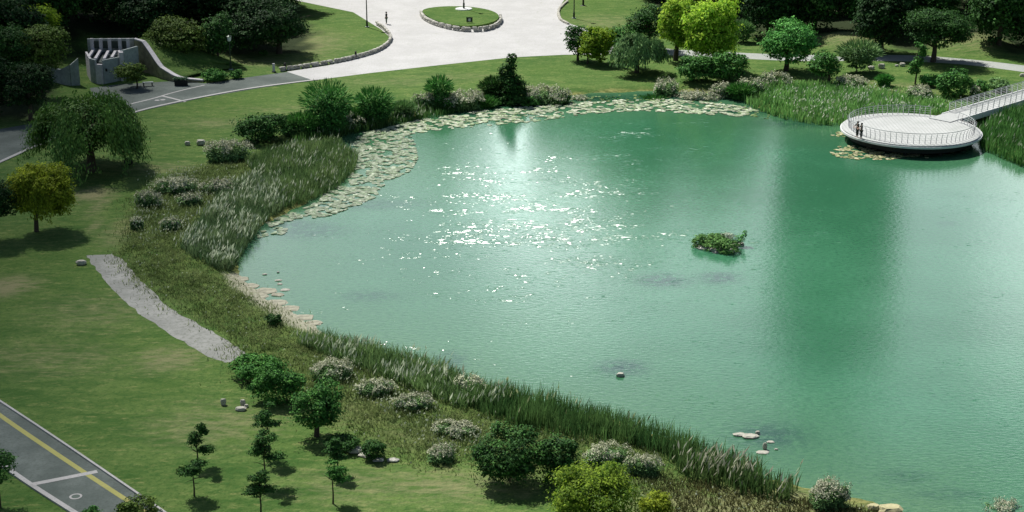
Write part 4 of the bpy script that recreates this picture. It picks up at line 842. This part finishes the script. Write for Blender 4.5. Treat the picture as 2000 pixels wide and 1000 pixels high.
# ------------------------------------------------------------------ round deck and footbridge
DZ = 1.35; cx, cy = atz(1779, 251.5, DZ); s = mpp(1779, 251, DZ); RD = 133*s
vd = thing('viewing_deck', 'round white viewing deck standing over the water', 'viewing deck', (cx, cy, 0))
circ = lambda r_, n=72: [(r_*math.cos(2*math.pi*i/n), r_*math.sin(2*math.pi*i/n)) for i in range(n)]
MB().prism(circ(RD), DZ - .12, DZ).build('deck', M['deck'], vd)
MB().prism(circ(RD + .12), DZ - .32, DZ - .125).build('fascia', M['white_paint'], vd)
MB().prism(circ(RD - .7), DZ - 1.0, DZ - .325).build('frame', M['black'], vd)
for i in range(10):
    a = 2*math.pi*i/10; MB().tube([((RD-1.3)*math.cos(a), (RD-1.3)*math.sin(a), -1.5), ((RD-1.3)*math.cos(a), (RD-1.3)*math.sin(a), DZ - 1.0)], .17, 10).build('pile', M['black'], vd)
# bridge edges in plan
L0 = np.array(atz(1836, 221, DZ)); L1 = np.array(atz(2000, 173, DZ)); R0 = np.array(atz(1886, 235, DZ)); R1 = np.array(atz(2000, 203, DZ))
dL = (L1 - L0)/np.linalg.norm(L1 - L0); wv = R0 - L0; nrm_ = np.array([dL[1], -dL[0]]); wB = 2.6; LB = 34.0
mid0 = (L0 + R0)/2; th = math.atan2(dL[1], dL[0])
angB = math.atan2(mid0[1] - cy, mid0[0] - cx)
RR = RD - .75; gap = 0.27
rail = MB(); top = MB(); a0 = angB + gap; a1 = angB - gap + 2*math.pi; nP = 64
pp = [(RR*math.cos(a0 + (a1-a0)*i/nP), RR*math.sin(a0 + (a1-a0)*i/nP)) for i in range(nP + 1)]
for k_, z_ in ((0, .12), (1, .38), (2, .62), (3, .84)): rail.tube([(p[0], p[1], DZ + z_) for p in pp], .010, 6)
rail.build('railing', M['white_paint'], vd); top.tube([(p[0], p[1], DZ + 1.06) for p in pp], .032, 6); top.build('handrail', M['metal_rail'] if 'metal_rail' in M else M['concrete'], vd)
for i in range(0, nP + 1):
    a = a0 + (a1-a0)*i/nP; mb = MB(); mb.tube([(RR*math.cos(a), RR*math.sin(a), DZ), (RR*math.cos(a)*1.006, RR*math.sin(a)*1.006, DZ + .6), (RR*1.03*math.cos(a), RR*1.03*math.sin(a), DZ + 1.05)], [.036, .03, .025], 6); mb.build('post', M['concrete_light'], vd)
br_ = thing('footbridge', 'white footbridge leading from the round deck to the right bank', 'footbridge', (mid0[0], mid0[1], 0), th)
st = -2.6
MB().box((LB/2 + st/2, 0, DZ + .014), (LB - st, wB, .14)).build('deck', M['deck'], br_)
for s_ in (-1, 1):
    MB().box((LB/2, s_*(wB/2 + .07), DZ - .17), (LB, .12, .62)).build('fascia', M['white_paint'], br_)
    rb = MB()
    for z_ in (.14, .34, .54, .74, .92): rb.tube([(1.3, s_*(wB/2 - .06), DZ + .1 + z_), (LB, s_*(wB/2 - .06), DZ + .1 + z_)], .02, 6)
    rb.build('railing', M['white_paint'], br_); MB().tube([(1.3, s_*(wB/2 - .06), DZ + 1.16), (LB, s_*(wB/2 - .06), DZ + 1.16)], .035, 6).build('handrail', M['concrete'], br_)
    for i in range(28): xx = 1.35 + i*1.2; MB().tube([(xx, s_*(wB/2 - .06), DZ + .08), (xx, s_*(wB/2 + .03), DZ + 1.14)], [.055, .04], 6).build('post', M['white_paint'], br_)
for i in range(6):
    MB().box((2 + i*6, 0, -.3), (.4, wB*.8, 2*DZ + .1)).build('pier', M['black'], br_)

# ------------------------------------------------------------------ rocks
rk = random.Random(9)
def rock(label, px, py, w_px, h_px, mt='stone_pale', cat='rock', name='boulder', dpt=.7, group=None, water=False, rz=0):
    x, y = atz(px, py, 0 if water else LAND); z = -.05 if water else gz(x, y); s = mpp(px, py); w = w_px*s; sn = math.sin(vdip(py)); d = w*dpt; h = max(.15, (h_px*s - d*sn*.6)/math.cos(vdip(py)))
    o = MB().rock((0, 0, h*.4), (w, d, h), rk.randrange(9999)).build(name, M[mt], None, (x, y + d*.3, z)); o.rotation_euler = (0, 0, rz); setp(o, label, cat, group); return o
for a in [('small pale boulder on the left lawn, left of the pair', 366, 284, 11, 10), ('pale flat-topped boulder on the left lawn, right of the pair', 392, 284, 19, 14), ('flat pale stone at the head of the gravel path', 158, 518, 22, 13),
          ('upright pale stone alone on the near lawn', 436, 792, 12, 17), ('upright pale stone behind the flat one on the near lawn', 474, 793, 12, 16), ('flat pale stone at the front of the cluster on the near lawn', 470, 803, 22, 11), ('small pale stone at the right of the cluster on the near lawn', 481, 796, 9, 8),
          ('small pale rock at the left end of the white rock row', 654, 873, 9, 8), ('small pale rock second in the white rock row', 670, 877, 12, 8), ('largest white rock of the rock row before the dark shrub', 693, 886, 34, 16), ('narrow pale rock in the middle of the white rock row', 712, 893, 28, 9), ('flat pale rock in the right part of the rock row', 738, 902, 24, 9)]: rock(*a)
rock('dark grey rock at the right end of the white rock row', 767, 903, 26, 10, 'stone'); rock('black boulder under the edge of the big willow', 250, 322, 18, 17, 'black')
rock('white rock breaking the water near the bottom middle', 1212, 736, 17, 12, 'stone_pale', water=True); rock('large yellowish rock at the near water edge', 1742, 996, 50, 26, 'sandstone'); rock('small yellowish rock left of the large one at the water edge', 1708, 990, 26, 16, 'sandstone')
rock('white rock left of the feathery tree by the far path', 1702, 136, 14, 9); rock('white rock beside the feathery tree by the far path', 1722, 134, 14, 12); rock('small white rock alone on the far grass', 1763, 130, 12, 9); rock('small dark rock beside the small white rock on the far grass', 1752, 130, 8, 5, 'stone')
rock('pale rock at the right edge beside the footbridge', 1998, 150, 12, 8)
for i, (px, py, w, h, lab) in enumerate([(468,548,34,12,'first'),(486,562,40,12,'second'),(520,572,46,12,'third'),(542,578,26,10,'fourth'),(505,582,40,12,'fifth'),(540,595,44,16,'sixth'),(565,606,40,14,'seventh'),(560,622,44,12,'eighth'),(592,624,44,14,'ninth'),(612,634,36,10,'tenth')]):
    rock('flat pale shore slab, %s from the top of the rocky left shore' % lab, px, py, w, h*.6, 'stone_beige', 'rock', 'shore_slab', .8, 'flat slabs of the rocky left shore', water=True)
for (px, py, w, lab) in [(517,537,10,'small wet stone off the rocky shore, leftmost of the loose ones'),(543,533,6,'tiny wet stone off the rocky shore, topmost of the loose ones'),(543,549,14,'flat wet stone off the rocky shore, below the topmost'),(546,556,12,'flat wet stone off the rocky shore, third from the top'),(556,568,20,'larger wet stone off the rocky shore, nearest the slabs')]:
    rock(lab, px, py, w, 5, 'stone_pale', 'stone', 'wet_stone', .7, 'loose stones off the rocky left shore', True)
for (px, py, w, h, lab) in [(1445,852,26,10,'mossy pale rock in the shallows by the dark reeds'),(1466,856,34,12,'white rock in the shallows right of the mossy one'),(1480,848,10,10,'small upright white rock in the shallows'),(1494,878,9,18,'thin upright pale rock in the shallows'),(1490,886,26,6,'flat pale rock in the shallows at the bottom of the group'),(1505,865,16,5,'thin slanting pale rock in the shallows at the right'),(1516,879,8,4,'tiny pale rock in the shallows, rightmost')]:
    rock(lab, px, py, w, h, 'stone_pale', 'rock', 'shallows_rock', .6, 'rocks in the shallows near the reeds', True)
# islet
x, y = atz(1405, 488, 0); s = mpp(1405, 488, 0); isl_ = thing('islet', 'small green overgrown islet in the middle of the pond', 'islet', (x, y, 0))
mb = MB()
for (dx, dy, w, d, h) in [(-28,6,34,30,10),(0,0,46,40,12),(16,-2,30,36,12),(30,10,20,30,8),(46,14,14,14,7)]: mb.rock((dx*s, dy*s*2.2, .05), (w*s*1.0, d*s*1.1, h*s*1.0), rk.randrange(999))
mb.build('rock_base', M['stone'], isl_); r = np.random.default_rng(77)
Q, c = crown(r, [(-30*s, 9*s*2.5, 9*s, 20*s, 24*s, 13*s), (-10*s, 4*s*2.5, 9*s, 19*s, 26*s, 14*s), (12*s, -3*s*2.5, 10*s, 21*s, 26*s, 16*s), (0, 12*s*2, 14*s, 20*s, 20*s, 11*s)], 3.6*s, (.05, .16, .035), (.16, .32, .08), 1.7, .2); Q[:, :, 2] = np.maximum(Q[:, :, 2], .03)
link('foliage', quadmesh('islet_foliage', Q, c), M['leaf'], isl_)
Q, c = crown(r, [(19*s, 12*s*2, 20*s, 12*s, 10*s, 7*s)], 3.2*s, (.3, .36, .25), (.55, .58, .48), 1.2, .3); link('blossom', quadmesh('islet_blossom', Q, c), M['leaf'], isl_)
Q, c = crown(r, [(44*s, 12*s*2, 16*s, 9*s, 10*s, 8*s), (52*s, 14*s*2, 24*s, 5*s, 6*s, 6*s)], 3.4*s, *COL['bright'], .7, .3); link('foliage', quadmesh('islet_sprig', Q, c), M['leaf'], isl_)
MB().tube([(30*s, 20*s, 2*s), (45*s, 24*s, 12*s), (53*s, 28*s, 26*s)], [.09, .06, .03], 6).tube([(30*s, 20*s, 3*s), (50*s, 20*s, 6*s)], [.08, .04], 6).build('branch', M['bark'], isl_)

# ------------------------------------------------------------------ people
def skin_obj(name, pts, edges, radii, mt, parent, sub=1):
    me = bpy.data.meshes.new(name); me.from_pydata(pts, edges, []); o = link(name, me, mt, parent)
    mod = o.modifiers.new('skin', 'SKIN'); me.skin_vertices.new() if not me.skin_vertices else None
    sv = me.skin_vertices[0].data
    for i, r_ in enumerate(radii): sv[i].radius = (r_, r_) if not isinstance(r_, tuple) else r_
    sv[0].use_root = True; ss = o.modifiers.new('sub', 'SUBSURF'); ss.levels = sub; ss.render_levels = sub
    return o
def person(label, px, py, rz, pose='stand', z=None, h=1.7, top='cloth_dark', legs='cloth_dark'):
    x, y = atz(px, py, LZ if z is None else z); k = h/1.7; t_ = thing('person', label, 'person', (x, y, (LZ + .01) if z is None else z), rz)
    P_ = [(0, 0, .95), (0, 0, 1.12), (0, 0, 1.32), (0, 0, 1.46), (0, .01, 1.52), (0, .02, 1.60), (0, .02, 1.68)]; E = [(i, i+1) for i in range(6)]; Rd = [(.15, .11), (.13, .10), (.16, .11), (.10, .09), .055, (.085, .1), (.06, .07)]
    def add(p, par, r_): P_.append(p); Rd.append(r_); E.append((par, len(P_)-1)); return len(P_)-1
    st_ = .22 if pose == 'walk' else .02
    for s_ in (-1, 1):
        hip = add((s_*.09, 0, .88), 0, .09); kn = add((s_*.10, s_*st_*.6 + .02, .49), hip, .062); an = add((s_*.10, s_*st_, .08), kn, .042); add((s_*.11, s_*st_ + .14, .035), an, .04)
        sh = add((s_*.18, 0, 1.40), 2, .06); 
        if pose == 'wave' and s_ == 1: el_ = add((.38, .1, 1.36), sh, .045); wr = add((.52, .28, 1.42), el_, .034)
        elif pose == 'lean': el_ = add((s_*.24, .16, 1.22), sh, .045); wr = add((s_*.16, .40, 1.13), el_, .034)
        else: el_ = add((s_*.25, -.03, 1.12), sh, .045); wr = add((s_*.27, .08, .90), el_, .034)
        v = Vector(P_[wr]) - Vector(P_[el_]); v.normalize(); pm = add(tuple(Vector(P_[wr]) + v*.08), wr, (.04, .02)); sdv = v.cross(Vector((0, 1, .3))).normalized()
        for f in range(4): q_ = Vector(P_[pm]) + sdv*(f - 1.5)*.02 + v*.045; i1 = add(tuple(q_), pm, .009); add(tuple(q_ + v*(.035 - .006*abs(f - 1.4)) + Vector((0, .01, 0))), i1, .008)
        add(tuple(Vector(P_[wr]) + v*.05 + sdv*.06), wr, .010)
    add((0, .125, 1.60), 5, .014)
    P_ = [tuple(c*k for c in p) for p in P_]; Rd = [(r_*k if not isinstance(r_, tuple) else tuple(q*k for q in r_)) for r_ in Rd]
    skin_obj('body', P_, E, Rd, M['skin'], t_)
    a = [0, 1, 2, 3]; sp = [P_[i] for i in a]; se = [(0, 1), (1, 2), (2, 3)]; sr = [(.17*k, .13*k), (.155*k, .125*k), (.185*k, .135*k), (.10*k, .09*k)]
    arms = [i for i, p in enumerate(P_) if abs(abs(p[0]) - .18*k) < 1e-6 and p[2] > 1.3*k][:2]
    for i in arms:
        sp += [P_[i], P_[i+1]]; n = len(sp); se += [(2, n-2), (n-2, n-1)]; sr += [.078*k, .062*k]
    skin_obj('shirt', sp, se, sr, M[top], t_)
    lp = [P_[0]]; le = []; lr = [(.17*k, .13*k)]
    hips = [i for i, p in enumerate(P_) if abs(p[2] - .88*k) < 1e-6]
    for i in hips:
        lp += [P_[i], P_[i+1], tuple(Vector(P_[i+2]) + Vector((0, 0, .03)))]; n = len(lp); le += [(0, n-3), (n-3, n-2), (n-2, n-1)]; lr += [.108*k, .08*k, .06*k]
    skin_obj('trousers', lp, le, lr, M[legs], t_)
    MB().rock((0, 0, 1.66*k), (.23*k, .27*k, .2*k), 4).build('hair', M['black'], t_, smooth=True)
    return t_
person('person in dark clothes walking across the pale plaza', 755, 47, 1.2, 'wave', h=1.75, top='cloth_dark', legs='cloth_green')
person('person in black leaning on the deck railing, left of the two', 1674, 268, 1.9, 'lean', z=DZ, h=1.65); person('person in black leaning on the deck railing, right of the two', 1681.5, 270.5, 1.7, 'lean', z=DZ, h=1.6)

# ------------------------------------------------------------------ beyond the frame: tower mirrored in the pond, unseen sheet added to dim the left lawn
ta = math.atan(620/3100/math.cos(PITCH)); D_ = 430; tx, ty = D_*math.sin(ta), D_*math.cos(ta)
tw = thing('office_tower', 'tall dark office tower beyond the wood, seen only as a reflection in the pond', 'building', (tx, ty, 0), -ta)
M['tower'] = plain('tower', (.05, .09, .07), .35, vary=.3, scale=.3); M['tower_light'] = plain('tower_light', (.25, .32, .30), .5)
MB().box((0, 0, 68), (17, 24, 136)).box((-12.6, 1, 58), (8, 20, 116)).box((13, 1, 62), (8.8, 20, 124)).build('wall', M['tower'], tw)
for xx in (-8.5, 8.5): MB().box((xx, -12.3, 66), (1.4, .7, 132)).build('pilaster', M['tower_light'], tw)
mb = MB()
for i in range(40): mb.box((0, -12.06, 4 + i*3.3), (15.2, .16, 1.1))
mb.build('window_bands', M['dark_panel'], tw); MB().box((0, 0, 138), (12, 16, 4)).build('roof', M['tower'], tw)

m, t, b = mat('shade_sheet'); t.nodes.remove(b); tcn = N(t, 'ShaderNodeTexCoord'); at_ = N(t, 'ShaderNodeAttribute', attribute_name='dimming')  # translucent sheet out of view, added to weaken the sun on the left
df = N(t, 'ShaderNodeBsdfTranslucent'); df.inputs[0].default_value = (.9, .9, .92, 1); tp = N(t, 'ShaderNodeBsdfTransparent'); mx = N(t, 'ShaderNodeMixShader')
fac = mth(t, 'MULTIPLY', at_.outputs['Fac'], mth(t, 'MULTIPLY_ADD', noise(t, tcn.outputs['Object'], .02, 4), .5, .75), clamp=True)
t.links.new(fac, mx.inputs[0]); t.links.new(tp.outputs[0], mx.inputs[1]); t.links.new(df.outputs[0], mx.inputs[2]); t.links.new(mx.outputs[0], t.nodes['Material Output'].inputs[0])
HC = 420; ox, oy = sdir.x/sdir.z*HC, sdir.y/sdir.z*HC
gx, gy = np.meshgrid(np.linspace(-240, 30, 60), np.linspace(-20, 380, 60)); u = -(gx*math.cos(.14) + (gy-90)*math.sin(.14))     # metres to the left of the sheet's edge on the ground
th_ = np.clip((u + 2)/48, 0, 1); th_ = th_*th_*(3-2*th_)*.77; e = np.clip(np.minimum(np.minimum(gx+240, 380-gy), gy+20)/60, 0, 1); th_ = th_*e
gzz = HC + 3*wig(gx, gy, .03) ; idx = np.arange(gx.size).reshape(gx.shape); faces = np.stack([idx[:-1, :-1], idx[:-1, 1:], idx[1:, 1:], idx[1:, :-1]], -1).reshape(-1, 4)
V = np.stack([gx + ox, gy + oy, gzz], -1).reshape(-1, 3); me = npmesh('shade_sheet', V, faces, smooth=True); addattr(me, 'dimming', th_)
o = link('shade_sheet', me, m); setp(o, kind='structure')
S.cycles.transparent_max_bounces = 16
